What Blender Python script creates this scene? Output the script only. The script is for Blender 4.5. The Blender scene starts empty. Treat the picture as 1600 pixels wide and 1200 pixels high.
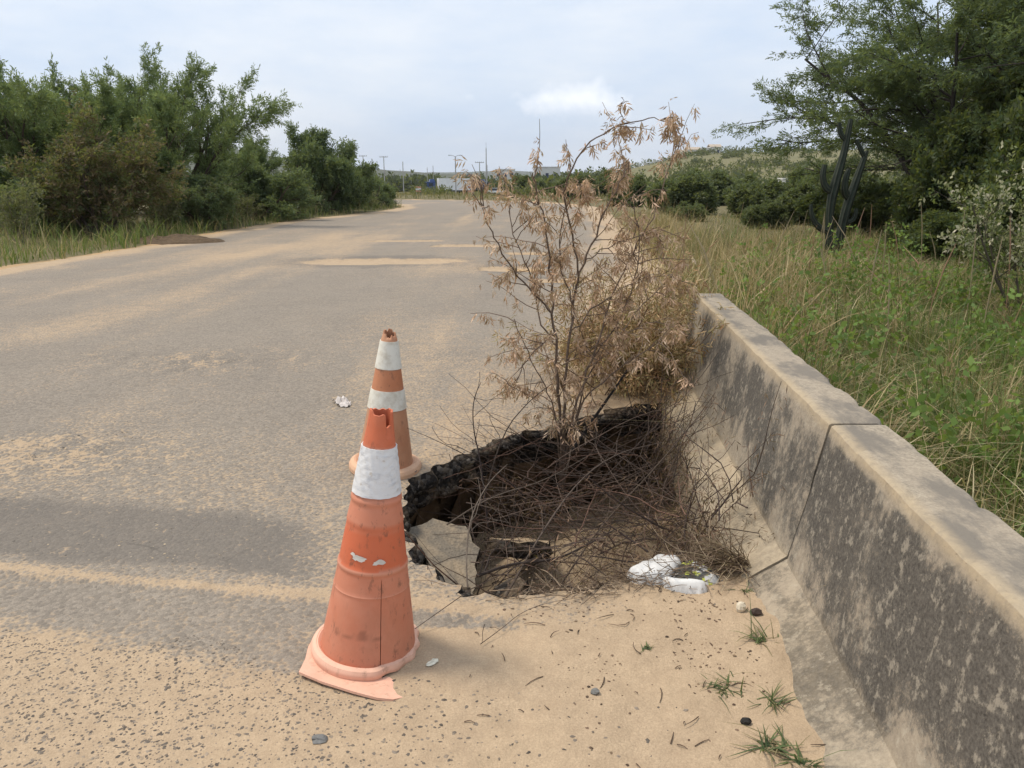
import bpy, math, random
import numpy as np
from mathutils import Vector, Matrix

R = math.radians
sc = bpy.context.scene
COL = sc.collection

# ------------------------------------------------------------------ camera
cam_d = bpy.data.cameras.new('camera')
cam = bpy.data.objects.new('camera', cam_d)
COL.objects.link(cam)
cam.location = (0, 0, 1.44)
cam.rotation_euler = (R(90 - 14.8), 0, 0)
cam_d.sensor_width = 36
cam_d.lens = 36 * 1220 / 1600
cam_d.clip_start = 0.05
cam_d.clip_end = 8000
sc.camera = cam

# ------------------------------------------------------------------ sky
SUN_EL, SUN_AZ = R(62), R(-74)          # azimuth measured from +Y towards +X
w = bpy.data.worlds.new('World'); sc.world = w; w.use_nodes = True
nt = w.node_tree; nt.nodes.clear()
def wn(t, **k):
    n = nt.nodes.new(t)
    for a, b in k.items(): setattr(n, a, b)
    return n
out = wn('ShaderNodeOutputWorld'); bg = wn('ShaderNodeBackground')
sky = wn('ShaderNodeTexSky', sky_type='NISHITA')
sky.sun_disc = False; sky.sun_elevation = SUN_EL; sky.sun_rotation = SUN_AZ
sky.air_density = 1.0; sky.dust_density = 2.5; sky.ozone_density = 1.5
tc = wn('ShaderNodeTexCoord')
mp = wn('ShaderNodeMapping'); mp.inputs['Scale'].default_value = (1.2, 1.2, 4.0)
n1 = wn('ShaderNodeTexNoise'); n1.inputs['Scale'].default_value = 2.3; n1.inputs['Detail'].default_value = 9; n1.inputs['Roughness'].default_value = 0.6
cr = wn('ShaderNodeValToRGB')
cr.color_ramp.elements[0].position = 0.32; cr.color_ramp.elements[0].color = (5.75, 6.9, 8.6, 1)
cr.color_ramp.elements[1].position = 0.72; cr.color_ramp.elements[1].color = (8.7, 8.95, 9.3, 1)
mixv = wn('ShaderNodeMix', data_type='RGBA'); mixv.inputs['Factor'].default_value = 0.86
nt.links.new(tc.outputs['Generated'], mp.inputs['Vector'])
nt.links.new(mp.outputs['Vector'], n1.inputs['Vector'])
nt.links.new(n1.outputs['Fac'], cr.inputs['Fac'])
nt.links.new(sky.outputs['Color'], mixv.inputs['A'])
nt.links.new(cr.outputs['Color'], mixv.inputs['B'])
# small white cumulus bank low over the hills, one of several round the horizon
mp2 = wn('ShaderNodeMapping'); mp2.inputs['Scale'].default_value = (5.0, 5.0, 30.0); mp2.inputs['Location'].default_value = (0.35, 0.0, 0.0)
n2 = wn('ShaderNodeTexNoise'); n2.inputs['Scale'].default_value = 1.0; n2.inputs['Detail'].default_value = 7; n2.inputs['Roughness'].default_value = 0.5
cr2 = wn('ShaderNodeValToRGB'); cr2.color_ramp.elements[0].position = 0.60; cr2.color_ramp.elements[1].position = 0.70
dist = wn('ShaderNodeVectorMath', operation='SUBTRACT'); dist.inputs[1].default_value = (0.072, 0.991, 0.089)
dsc = wn('ShaderNodeVectorMath', operation='MULTIPLY'); dsc.inputs[1].default_value = (11.0, 1.0, 44.0)
warp = wn('ShaderNodeVectorMath', operation='MULTIPLY_ADD'); warp.inputs[1].default_value = (3.4, 1.0, 2.6)
n3 = wn('ShaderNodeTexNoise'); n3.inputs['Scale'].default_value = 17.0; n3.inputs['Detail'].default_value = 8; n3.inputs['Roughness'].default_value = 0.6
ln = wn('ShaderNodeVectorMath', operation='LENGTH')
cr3 = wn('ShaderNodeValToRGB')
cr3.color_ramp.elements[0].position = 0.15; cr3.color_ramp.elements[0].color = (1, 1, 1, 1)
cr3.color_ramp.elements[1].position = 1.0; cr3.color_ramp.elements[1].color = (0, 0, 0, 1)
nt.links.new(tc.outputs['Generated'], dist.inputs[0])
nt.links.new(dist.outputs['Vector'], dsc.inputs[0])
nt.links.new(tc.outputs['Generated'], n3.inputs['Vector'])
cen = wn('ShaderNodeVectorMath', operation='SUBTRACT'); cen.inputs[1].default_value = (0.5, 0.5, 0.5)
nt.links.new(n3.outputs['Color'], cen.inputs[0])
nt.links.new(cen.outputs['Vector'], warp.inputs[0])
nt.links.new(dsc.outputs['Vector'], warp.inputs[2])
nt.links.new(warp.outputs['Vector'], ln.inputs[0])
nt.links.new(ln.outputs['Value'], cr3.inputs['Fac'])
mixc = wn('ShaderNodeMix', data_type='RGBA'); mixc.inputs['B'].default_value = (11.0, 11.0, 11.1, 1)
cm = wn('ShaderNodeMath', operation='MULTIPLY'); cm.inputs[1].default_value = 0.62
nt.links.new(cr3.outputs['Color'], cm.inputs[0])
nt.links.new(cm.outputs[0], mixc.inputs['Factor'])
nt.links.new(mixv.outputs['Result'], mixc.inputs['A'])
nt.links.new(mixc.outputs['Result'], bg.inputs['Color'])
bg.inputs['Strength'].default_value = 0.10
nt.links.new(bg.outputs['Background'], out.inputs['Surface'])

# ------------------------------------------------------------------ sun
sd_ = bpy.data.lights.new('sun', 'SUN'); sd_.energy = 2.5; sd_.angle = R(14.0); sd_.color = (1.0, 0.91, 0.77)
sun = bpy.data.objects.new('sun', sd_); COL.objects.link(sun)
sdir = Vector((math.sin(SUN_AZ) * math.cos(SUN_EL), math.cos(SUN_AZ) * math.cos(SUN_EL), math.sin(SUN_EL)))
sun.rotation_euler = sdir.to_track_quat('Z', 'Y').to_euler()
sun.location = (-20, 10, 40)

vs = sc.view_settings
vs.view_transform = 'Standard'; vs.look = 'None'; vs.gamma = 1.0; vs.exposure = 0.30
vs.use_curve_mapping = False
try:
    sc.cycles.max_bounces = 4; sc.cycles.diffuse_bounces = 3; sc.cycles.transmission_bounces = 2; sc.cycles.volume_bounces = 0
except Exception: pass

# ================================================================== helpers
def hash2(ix, iy, seed):
    ix = ix.astype(np.int64); iy = iy.astype(np.int64)
    h = (ix * 374761393 + iy * 668265263 + seed * 1274126177) & 0x7fffffff
    h = ((h ^ (h >> 13)) * 1274126177) & 0x7fffffff
    h = (h ^ (h >> 16)) & 0xffff
    return h / 65535.0
def vnoise(x, y, seed=0):
    x = np.asarray(x, float); y = np.asarray(y, float)
    ix = np.floor(x); iy = np.floor(y); fx = x - ix; fy = y - iy
    fx = fx * fx * (3 - 2 * fx); fy = fy * fy * (3 - 2 * fy)
    a = hash2(ix, iy, seed); b = hash2(ix + 1, iy, seed); c = hash2(ix, iy + 1, seed); d = hash2(ix + 1, iy + 1, seed)
    return (a * (1 - fx) + b * fx) * (1 - fy) + (c * (1 - fx) + d * fx) * fy
def fbm(x, y, seed=0, octv=4):
    s = 0; a = 0.5; t = 0
    for k in range(octv):
        s = s + a * vnoise(x * 2 ** k, y * 2 ** k, seed + k * 17); t += a; a *= 0.5
    return s / t
def sstep(a, b, x):
    t = np.clip((np.asarray(x, float) - a) / (b - a), 0, 1)
    return t * t * (3 - 2 * t)
def poly_sd(px, py, poly):
    """signed distance to a closed polygon, negative inside"""
    poly = np.asarray(poly, float); n = len(poly)
    px = np.asarray(px, float); py = np.asarray(py, float)
    best = np.full(px.shape, 1e18); inside = np.zeros(px.shape, bool)
    for i in range(n):
        ax, ay = poly[i]; bx, by = poly[(i + 1) % n]
        ex, ey = bx - ax, by - ay
        L2 = ex * ex + ey * ey + 1e-12
        t = np.clip(((px - ax) * ex + (py - ay) * ey) / L2, 0, 1)
        dx = px - ax - t * ex; dy = py - ay - t * ey
        best = np.minimum(best, dx * dx + dy * dy)
        c = ((ay > py) != (by > py))
        with np.errstate(divide='ignore', invalid='ignore'):
            xi = ax + (py - ay) * ex / (ey if abs(ey) > 1e-12 else 1e-12)
        inside ^= (c & (px < xi))
    d = np.sqrt(best)
    return np.where(inside, -d, d)
def chaikin(p, it=2, closed=False):
    p = [np.array(q, float) for q in p]
    for _ in range(it):
        q = []
        n = len(p)
        if not closed: q.append(p[0])
        for i in range(n if closed else n - 1):
            a, b = p[i], p[(i + 1) % n]
            q += [a * .75 + b * .25, a * .25 + b * .75]
        if not closed: q.append(p[-1])
        p = q
    return np.array(p)

def mesh_np(name, V, F, mat=None, parent=None, col=None, smooth=False, mats=None, midx=None):
    V = np.asarray(V, np.float32).reshape(-1, 3); F = np.asarray(F, np.int32)
    me = bpy.data.meshes.new(name)
    k = F.shape[1]
    me.vertices.add(len(V)); me.vertices.foreach_set('co', V.ravel())
    me.loops.add(F.size); me.loops.foreach_set('vertex_index', F.ravel())
    me.polygons.add(len(F)); me.polygons.foreach_set('loop_start', np.arange(len(F), dtype=np.int32) * k)
    me.polygons.foreach_set('use_smooth', np.full(len(F), bool(smooth)))
    for m in (mats or ([mat] if mat else [])): me.materials.append(m)
    if midx is not None: me.polygons.foreach_set('material_index', np.asarray(midx, np.int32))
    me.update(calc_edges=True)
    if col is not None:
        c = np.ones((len(V), 4), np.float32); c[:, :col.shape[1]] = col
        a = me.color_attributes.new('Col', 'FLOAT_COLOR', 'POINT'); a.data.foreach_set('color', c.ravel())
    o = bpy.data.objects.new(name, me); COL.objects.link(o)
    if parent: o.parent = parent
    return o
def mesh_py(name, V, F, mat, parent=None, smooth=False):
    me = bpy.data.meshes.new(name); me.from_pydata([tuple(map(float, v)) for v in V], [], [tuple(map(int, f)) for f in F]); me.update()
    if smooth:
        for p in me.polygons: p.use_smooth = True
    if mat: me.materials.append(mat)
    o = bpy.data.objects.new(name, me); COL.objects.link(o)
    if parent: o.parent = parent
    return o
def tag(o, label=None, cat=None, group=None, kind=None):
    if label: o['label'] = label
    if cat: o['category'] = cat
    if group: o['group'] = group
    if kind: o['kind'] = kind
    return o
def empty(name, loc, rot=(0, 0, 0), scale=(1, 1, 1)):
    o = bpy.data.objects.new(name, None); o.empty_display_size = 0.2
    o.location = loc; o.rotation_euler = rot; o.scale = scale; COL.objects.link(o); return o
def clone(root, loc, rz=0, sc_=(1, 1, 1)):
    r = root.copy(); COL.objects.link(r); r.location = loc; r.rotation_euler = (0, 0, rz); r.scale = sc_
    for ch in list(root.children):
        c = ch.copy(); COL.objects.link(c); c.parent = r
    return r
class MB:
    """collects quads"""
    def __init__(s): s.V = []; s.F = []; s.C = []; s.n = 0
    def add(s, V, F, C=None):
        V = np.asarray(V, float).reshape(-1, 3); F = np.asarray(F, int)
        s.V.append(V); s.F.append(F + s.n); s.n += len(V)
        s.C.append(np.tile(np.asarray(C if C is not None else (1, 1, 1), float), (len(V), 1)) if C is None or np.ndim(C) == 1 else np.asarray(C))
    def tube(s, pts, rad, sides=5, C=None, cap=True):
        pts = np.asarray(pts, float); n = len(pts); rad = np.broadcast_to(np.asarray(rad, float), (n,))
        T = np.gradient(pts, axis=0); T /= np.linalg.norm(T, axis=1, keepdims=True) + 1e-9
        ref = np.array((0.31, 0.17, 0.93)) if abs(T[0][2]) < .8 else np.array((0.93, 0.31, 0.17))
        U = np.cross(T, ref); U /= np.linalg.norm(U, axis=1, keepdims=True) + 1e-9
        W = np.cross(T, U)
        a = np.arange(sides) * 2 * math.pi / sides
        V = pts[:, None, :] + rad[:, None, None] * (np.cos(a)[None, :, None] * U[:, None, :] + np.sin(a)[None, :, None] * W[:, None, :])
        i = np.arange(n - 1)[:, None]; j = np.arange(sides)[None, :]; j2 = (j + 1) % sides
        F = np.stack([i * sides + j, i * sides + j2, (i + 1) * sides + j2, (i + 1) * sides + j], -1).reshape(-1, 4)
        s.add(V.reshape(-1, 3), F, C)
    def box(s, c, size, C=None, rz=0, taper=1.0):
        x, y, z = np.array(size) / 2
        P = np.array([(-x, -y, -z), (x, -y, -z), (x, y, -z), (-x, y, -z), (-x * taper, -y * taper, z), (x * taper, -y * taper, z), (x * taper, y * taper, z), (-x * taper, y * taper, z)])
        ca, sa = math.cos(rz), math.sin(rz)
        P = np.stack([P[:, 0] * ca - P[:, 1] * sa, P[:, 0] * sa + P[:, 1] * ca, P[:, 2]], 1) + np.array(c)
        s.add(P, [(0, 3, 2, 1), (4, 5, 6, 7), (0, 1, 5, 4), (1, 2, 6, 5), (2, 3, 7, 6), (3, 0, 4, 7)], C)
    def build(s, name, mat, parent=None, smooth=False, color=True):
        V = np.concatenate(s.V); F = np.concatenate(s.F)
        return mesh_np(name, V, F, mat, parent, np.concatenate(s.C) if color else None, smooth)

# ---------------------------------------------------------------- materials
class NT:
    def __init__(s, name):
        s.m = bpy.data.materials.new(name); s.m.use_nodes = True; s.t = s.m.node_tree; s.t.nodes.clear()
        s.out = s.t.nodes.new('ShaderNodeOutputMaterial')
    def n(s, t, ins=None, **k):
        q = s.t.nodes.new(t)
        for a, b in k.items(): setattr(q, a, b)
        for a, b in (ins or {}).items():
            if hasattr(b, 'is_output'): s.t.links.new(b, q.inputs[a])
            else: q.inputs[a].default_value = b
        return q
    def link(s, a, b): s.t.links.new(a, b)
    def noise(s, scale, vec=None, detail=4, rough=.55, dim='3D'):
        q = s.n('ShaderNodeTexNoise', {'Scale': scale, 'Detail': detail, 'Roughness': rough})
        if vec is not None: s.link(vec, q.inputs['Vector'])
        return q.outputs['Fac']
    def ramp(s, fac, stops):
        q = s.n('ShaderNodeValToRGB', {'Fac': fac}); e = q.color_ramp.elements
        while len(e) < len(stops): e.new(0.5)
        for i, (p, c) in enumerate(stops):
            e[i].position = p; e[i].color = (c, c, c, 1) if np.isscalar(c) else (*c, 1)
        return q.outputs['Color']
    def mix(s, fac, a, b, blend='MIX'):
        q = s.n('ShaderNodeMix', data_type='RGBA', blend_type=blend)
        for nm, val in (('Factor', fac), ('A', a), ('B', b)):
            if hasattr(val, 'is_output'): s.link(val, q.inputs[nm])
            else: q.inputs[nm].default_value = val if np.isscalar(val) else (*val, 1)
        return q.outputs['Result']
    def math(s, op, a, b=0.0, c=None, clamp=False):
        q = s.n('ShaderNodeMath', operation=op, use_clamp=clamp)
        for i, val in enumerate((a, b) if c is None else (a, b, c)):
            if hasattr(val, 'is_output'): s.link(val, q.inputs[i])
            else: q.inputs[i].default_value = val
        return q.outputs[0]
    def obj(s, scale=(1, 1, 1)):
        t = s.n('ShaderNodeTexCoord'); m = s.n('ShaderNodeMapping', {'Vector': t.outputs['Object'], 'Scale': scale}); return m.outputs[0]
    def geo(s): return s.n('ShaderNodeNewGeometry').outputs['Position']
    def col(s): return s.n('ShaderNodeVertexColor', layer_name='Col').outputs['Color']
    def principled(s, color, rough=.8, bump=None, bstr=.3, bdist=.01, **k):
        ins = {'Roughness': rough, 'Specular IOR Level': .25}; ins.update(k)
        q = s.n('ShaderNodeBsdfPrincipled', ins)
        if hasattr(color, 'is_output'): s.link(color, q.inputs['Base Color'])
        else: q.inputs['Base Color'].default_value = (*color, 1)
        if bump is not None:
            b = s.n('ShaderNodeBump', {'Height': bump, 'Strength': bstr, 'Distance': bdist}); s.link(b.outputs[0], q.inputs['Normal'])
        s.link(q.outputs[0], s.out.inputs['Surface']); return q

def mat_simple(name, color, rough=.7, var=.15, scale=20, bstr=.2, bdist=.004, **k):
    m = NT(name); v = m.obj()
    n = m.noise(scale, v, 5, .6)
    c = m.mix(n, tuple(x * (1 - var * 1.6) for x in color), tuple(min(1, x * (1 + var)) for x in color))
    m.principled(c, rough, n, bstr, bdist, **k); return m.m
def mat_leaf(name, trans=.35, rough=.55):
    m = NT(name); c = m.col()
    p = m.n('ShaderNodeBsdfPrincipled', {'Base Color': c, 'Roughness': rough, 'Specular IOR Level': .25})
    t = m.n('ShaderNodeBsdfTranslucent', {'Color': m.mix(.5, c, (.30, .34, .05), 'MIX')})
    s = m.n('ShaderNodeMixShader', {0: trans, 1: p.outputs[0], 2: t.outputs[0]})
    m.link(s.outputs[0], m.out.inputs['Surface']); return m.m
def mat_vcol(name, rough=.8, nscale=30, var=.35, bstr=.3, bdist=.003):
    m = NT(name); v = m.obj(); n = m.noise(nscale, v, 5, .6)
    c = m.mix(1.0, m.col(), m.ramp(n, [(.25, 1 - var), (.75, 1 + var * .4)]), 'MULTIPLY')
    m.principled(c, rough, n, bstr, bdist); return m.m

M = {}
M['leaf'] = mat_leaf('foliage', .45)
M['dryleaf'] = mat_leaf('dry_foliage', .22, .7)
M['grass'] = mat_leaf('grass_blades', .30, .6)
M['bark'] = mat_vcol('bark', .9, 25, .5)
M['twig'] = mat_vcol('dead_twig', .9, 60, .5)
M['vcol'] = mat_vcol('painted_surface', .6, 3, .2)
M['stone'] = mat_vcol('pebble', .85, 40, .45)
M['cloth'] = mat_vcol('cotton_cloth', .95, 60, .12)

# ================================================================== setting
def bar_x(y): return 0.888 + 0.0795 * y          # front top edge of the barrier line
right_edge = [(0.95, -4), (1.1, 1.5), (1.25, 4), (1.35, 6), (1.75, 9), (2.2, 12), (2.55, 15), (3.25, 25), (4.0, 35), (4.1, 41), (2.6, 48), (-.5, 51.5), (-6.5, 54.3), (-20, 58), (-45, 61)]
left_edge = [(-45, 51), (-20, 49.5), (-12, 48), (-7.4, 45.8), (-5.5, 42), (-5.3, 38), (-6.2, 32.4), (-7.5, 27.5), (-7.9, 21), (-7.7, 17), (-8.1, 14.5), (-8.3, 11), (-9, 6), (-9.8, -4)]
road_poly = np.concatenate([chaikin(right_edge, 2), chaikin(left_edge, 2)])
def road_sd(x, y): return poly_sd(x, y, road_poly)

hole_ctrl = [(-0.52, 3.52), (-0.49, 3.22), (-0.40, 2.80), (-0.28, 2.63), (-0.19, 2.47), (0.05, 2.50), (0.30, 2.53), (0.45, 2.62), (0.62, 2.68), (0.84, 2.76),
             (1.02, 2.80), (1.03, 3.4), (1.08, 4.2), (1.13, 5.02), (0.914, 4.99), (0.667, 4.88), (0.45, 4.70), (0.231, 4.47), (0.0, 4.34), (-.144, 4.18), (-.337, 3.87), (-.46, 3.68)]
rng = np.random.default_rng(7)
hp = []
for i in range(len(hole_ctrl)):                       # broken outline: jitter along every edge
    a = np.array(hole_ctrl[i]); b = np.array(hole_ctrl[(i + 1) % len(hole_ctrl)])
    n = max(2, int(np.linalg.norm(b - a) / 0.022))
    nrm = np.array((-(b - a)[1], (b - a)[0])); nrm /= np.linalg.norm(nrm)
    for k in range(n):
        hp.append(a + (b - a) * k / n + nrm * rng.normal(0, .006) + nrm * (.028 * math.sin(k * .9 + i) + .02 * math.sin(k * .37 + 2 * i)) * math.sin(math.pi * k / n))
hole_poly = np.array(hp)
def hole_sd(x, y): return poly_sd(x, y, hole_poly)
def hole_ctrl_sd(x, y): return poly_sd(x, y, hole_ctrl)

POTS = [((-2.3, 13.9), (1.45, .55)), ((0.0, 12.75), (.55, .40)), ((.75, 11.3), (.55, .22)), ((-1.0, 17.2), (.8, .35)), ((-2.5, 18.5), (.9, .3)), ((.3, 15.6), (.5, .3))]
def pot_mask(x, y):
    m = np.zeros_like(x)
    for (cx, cy), (rx, ry) in POTS:
        d = (np.abs((x - cx) / rx) ** 3 + np.abs((y - cy) / ry) ** 3) ** (1 / 3.) + (fbm(x * 3, y * 3, 5) - .5) * .5
        m = np.maximum(m, 1 - sstep(.85, 1.05, d))
    return m
def road_z(x, y):
    x = np.asarray(x, float); y = np.asarray(y, float)
    z = .02 * (fbm(x * .6, y * .6, 3) - .5) * sstep(60, 5, y) + .006 * (fbm(x * 5, y * 5, 9) - .5)
    z = z - .045 * pot_mask(x, y)
    # blown sand lying against the barrier
    d = bar_x(y) - .27 - x
    z = z + .015 * np.exp(-(np.clip(d, 0, 9) / .22) ** 2) * sstep(2.95, 2.4, y) + (.05 * (fbm(x * 5, y * 2.6, 27) - .4)) * np.exp(-(np.clip(d, 0, 9) / .14) ** 2) * sstep(2.95, 2.5, y) + (.030 * (fbm(x * 8, y * 8, 23) - .5) + .010 * (fbm(x * 27, y * 27, 24, 2) - .5)) * sstep(-.5, .0, x) * sstep(2.9, 2.3, y) + .035 * np.exp(-(np.clip(d, 0, 9) / .35) ** 2) * sstep(5.2, 5.8, y)
    # edge of the resurfaced strip: the near lane sits a little lower
    ln_ = y - (2.345 - .165 * (x + .087)) - .03 * (fbm(x * 2, x * 0 + 1.3, 21) - .5)
    z = z + .012 * sstep(-.01, .01, ln_) * sstep(.1, -.4, x)
    return z + .004
def terrain(x, y):
    x = np.asarray(x, float); y = np.asarray(y, float)
    z = .16 * (fbm(x * .25, y * .25, 31) - .5) * sstep(4, 14, np.abs(x)) + .05 * (fbm(x * 1.3, y * 1.3, 33) - .5)
    z = z - 2.9 * sstep(60, 185, y) * sstep(150, -10, x - .15 * y)       # down to the highway
    ang = x / np.maximum(y, 1)
    z = z + 14.5 * sstep(100, 400, y) * sstep(.02, .26, ang) * sstep(2600, 500, y) + 2.0 * sstep(150, 380, y) * (fbm(x * .012, y * .012, 41) - .4)
    z = z + .45 * sstep(9, 15, x) * sstep(40, 10, y) - .22 * sstep(1.3, 1.9, x) * sstep(9, 5, y)
    z = z + .25 * sstep(-9, -14, x) * sstep(60, 30, y)
    return z

def grid_lines(segs):
    """[(from, to, step0, step1), ...] graded spacing"""
    o = []
    for a, b, s0, s1 in segs:
        t = a
        while t < b - 1e-6:
            o.append(t); f = (t - a) / (b - a); t += s0 + (s1 - s0) * f
    o.append(segs[-1][1]); return np.array(o)
def grid_mesh(xs, ys):
    X, Y = np.meshgrid(xs, ys); nx, ny = len(xs), len(ys)
    i = np.arange(ny - 1)[:, None]; j = np.arange(nx - 1)[None, :]
    F = np.stack([i * nx + j, i * nx + j + 1, (i + 1) * nx + j + 1, (i + 1) * nx + j], -1).reshape(-1, 4)
    return X.ravel(), Y.ravel(), F

# ---- ground sheet
xs = grid_lines([(-3500, -150, 400, 20), (-150, -12, 18, .8), (-12, -3, .6, .2), (-3, 3, .11, .11), (3, 16, .2, .8), (16, 200, 1, 18), (200, 3500, 20, 400)])
ys = grid_lines([(-60, -4, 12, 1), (-4, 1, .8, .2), (1, 7, .11, .11), (7, 20, .2, .5), (20, 65, .5, 1.2), (65, 420, 2, 12), (420, 4500, 20, 500)])
X, Y, F = grid_mesh(xs, ys)
rs = road_sd(X, Y)
Z = terrain(X, Y)
edge = sstep(-.35, .25, rs + .5 * (fbm(X * .9, Y * .9, 51) - .5))
Z = Z * sstep(0, 2.0, rs) + (-.035 + .06 * edge + .03 * (fbm(X * 3, Y * 3, 52) - .5) * edge) * sstep(6, 0, rs)
hs = hole_ctrl_sd(X, Y)
behind = X > bar_x(Y) + .13
Z = np.where((hs < .42) & ~behind, -1.7, Z)
Z = np.where(behind & (Y < 7) & (rs < 1.5), np.minimum(Z, -.10), Z)
m = NT('earth')
pos = m.geo()
n_big = m.noise(.12, pos, 6, .6); n_fine = m.noise(9, pos, 6, .65); n_mid = m.noise(1.1, pos, 5, .6)
sandc = m.mix(n_fine, (.34, .22, .115), (.50, .345, .19))
soilc = m.mix(n_fine, (.085, .075, .035), (.20, .165, .08))
farc = m.mix(m.noise(.035, pos, 8, .7), (.075, .085, .035), (.25, .21, .10))
sep = m.n('ShaderNodeSeparateXYZ', {0: pos})
attr = m.col(); sepc = m.n('ShaderNodeSeparateColor', {0: attr})
ms = m.ramp(m.math('ADD', sepc.outputs[0], m.math('MULTIPLY', m.math('SUBTRACT', n_mid, .5), .9)), [(.42, 0), (.58, 1)])
c = m.mix(ms, soilc, sandc)
c = m.mix(sepc.outputs[1], c, farc)
m.principled(c, .95, n_fine, .5, .02)
M['earth'] = m.m
gc = np.stack([np.clip(1.0 - sstep(-.2, .55, rs), 0, 1), sstep(50, 120, Y) * sstep(1, 6, rs), 0 * X], 1)
ground = tag(mesh_np('ground', np.stack([X, Y, Z], 1), F, M['earth'], None, gc, True), kind='structure')

# ---- road sheet, broken away at the hole
xs = grid_lines([(-46, -12, 1.5, .6), (-12, -3.2, .5, .1), (-3.2, 1.36, .026, .026), (1.36, 5.2, .06, .25)])
ys = grid_lines([(-4, 1.2, .4, .05), (1.2, 5.4, .026, .026), (5.4, 20, .05, .14), (20, 62, .25, .9)])
X, Y, F = grid_mesh(xs, ys)
rs = road_sd(X, Y)
hs = hole_sd(X, Y)
Z = road_z(X, Y) - .12 * sstep(.05, .6, rs + .35 * (fbm(X * 1.3, Y * 1.3, 61) - .5))
keep = (hs[F] > 0).any(1) & (rs[F] < .9).any(1)
keep &= ~((X[F] > bar_x(Y[F]) + .06) & (Y[F] < 5.85)).all(1)
inside = hs < 0
F = F[keep]
used = np.zeros(len(X), bool); used[F.ravel()] = True
snap = np.where(used & inside)[0]
for i in snap:                                        # stitch onto the broken outline
    p = np.array((X[i], Y[i])); best = None
    a = hole_poly; b = np.roll(hole_poly, -1, 0); e = b - a
    t = np.clip(((p - a) * e).sum(1) / ((e * e).sum(1) + 1e-12), 0, 1)
    q = a + t[:, None] * e; k = ((q - p) ** 2).sum(1).argmin()
    X[i], Y[i] = q[k]
# lip of the broken edge sags a little
Z = Z - .02 * sstep(.10, 0, np.maximum(hs, 0)) * sstep(2.6, 3.0, Y)
re = np.where(used)[0]; remap = -np.ones(len(X), int); remap[re] = np.arange(len(re))
F = remap[F]; X, Y, Z, rs, hs = X[re], Y[re], Z[re], rs[re], hs[re]
CZ = np.exp(-(((X + 2.55) / .9) ** 2 + ((Y - 6.15) / .45) ** 2)) + np.exp(-(((X + 2.6) / .7) ** 2 + ((Y - 3.95) / .35) ** 2))
Z = Z + CZ * .035 * (fbm(X * 11, Y * 11, 177, 3) - .5)
# dust and sand, worn patches (R sand, G dark smooth asphalt, B coarse broken surface)
lineY = 2.345 - .165 * (X + .087)                     # joint across the lane
dl = Y - lineY
fb = fbm(X * 1.1, Y * .55, 71, 5); fb2 = fbm(X * 3.3, Y * 2.2, 73, 4)
sand = .27 + .55 * (fb - .5)
sand += .25 * sstep(-1.6, .2, X) * sstep(9, 4, Y)
sand = np.where(Y > 5, sand + .30 * sstep(-.6, 1.2, X - .05 * (Y - 5)) * sstep(30, 12, Y), sand)
near = dl < 0
smooth = near * sstep(-.50, -.28, dl + .16 * (fb2 - .5) + .10 * (X + 1)) * sstep(.20, -.15, X)
sand = np.where(near, smooth * (.20 + .5 * (fb2 - .5)) + (1 - smooth) * (.95 - .34 * sstep(-.5, -1.6, X) * (fb2)), sand)
sand = np.maximum(sand, near * sstep(-.55, -.30, X + .35 * (fb2 - .5) - .55 * sstep(-.13, -.01, dl)) * 1.0)
sand += .42 * np.exp(-((dl - .035 - .03 * (fb2 - .5)) / .028) ** 2) * sstep(.3, -.2, X)
dark = sstep(.09, .17, dl + .12 * (fb2 - .5)) * sstep(.72, .55, dl + .14 * (fb - .5) + .12 * sstep(-1.2, -.7, X)) * sstep(-.55, -.95, X + .3 * (fb2 - .5))
sand -= .22 * dark
sand += 1.0 * np.exp(-(np.clip(bar_x(Y) - .3 - X, 0, 99) / .35) ** 2) * (Y < 5.8)
trk = fbm(X * 1.9 - .06 * Y + 3, Y * .10 + 7, 171, 4) - .5
sand += .55 * trk * sstep(3.0, 4.5, Y)
sand -= .15 * sstep(3.0, 5, Y)
# sandy shoulders and the tracks of blown sand
sand += 1.0 * sstep(-.95, -.1, rs + .9 * (fb - .5)) * (Y > 5.6)
sand += .26 * np.exp(-((X + 7.2 - .24 * (Y - 6) + 1.2 * (fb - .5)) / .75) ** 2) * sstep(5, 7, Y) * sstep(24, 14, Y)
sand += .18 * np.exp(-((X + 4.4 - .1 * (Y - 8)) / .5) ** 2) * sstep(4, 8, Y) * sstep(30, 15, Y)
sand += .18 * sstep(.5, .75, fbm(X * .35 + 4, Y * .16, 79, 4)) * sstep(7, 12, Y)
sand = np.maximum(sand, pot_mask(X, Y) * 1.3)
pe = np.zeros_like(X)
for (cx, cy), (rx, ry) in POTS[:3]:
    d = np.hypot((X - cx) / (rx * 1.35), (Y - cy) / (ry * 2.0)); pe = np.maximum(pe, 1 - sstep(.75, 1.1, d + .5 * (fb2 - .5)))
sand += CZ * 1.1 * (fbm(X * 9, Y * 9, 179, 3) - .5)
dark = np.maximum(dark, .35 * CZ * (fbm(X * 9, Y * 9, 179, 3) < .5))
dark = np.maximum(dark, .9 * pe * (1 - pot_mask(X, Y)))
coarse = np.exp(-(((X + 2.55) / .9) ** 2 + ((Y - 6.15) / .45) ** 2)) + np.exp(-(((X + 2.6) / .7) ** 2 + ((Y - 3.95) / .35) ** 2)) + .45 * sstep(1.2, .2, np.abs(dl - .75)) * sstep(-.8, -1.6, X)
coarse = np.clip(coarse + .8 * near * (1 - smooth) * sstep(-.2, -1.0, X), 0, 1)
m = NT('asphalt_road')
pos = m.geo()
sepc = m.n('ShaderNodeSeparateColor', {0: m.col()})
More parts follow.
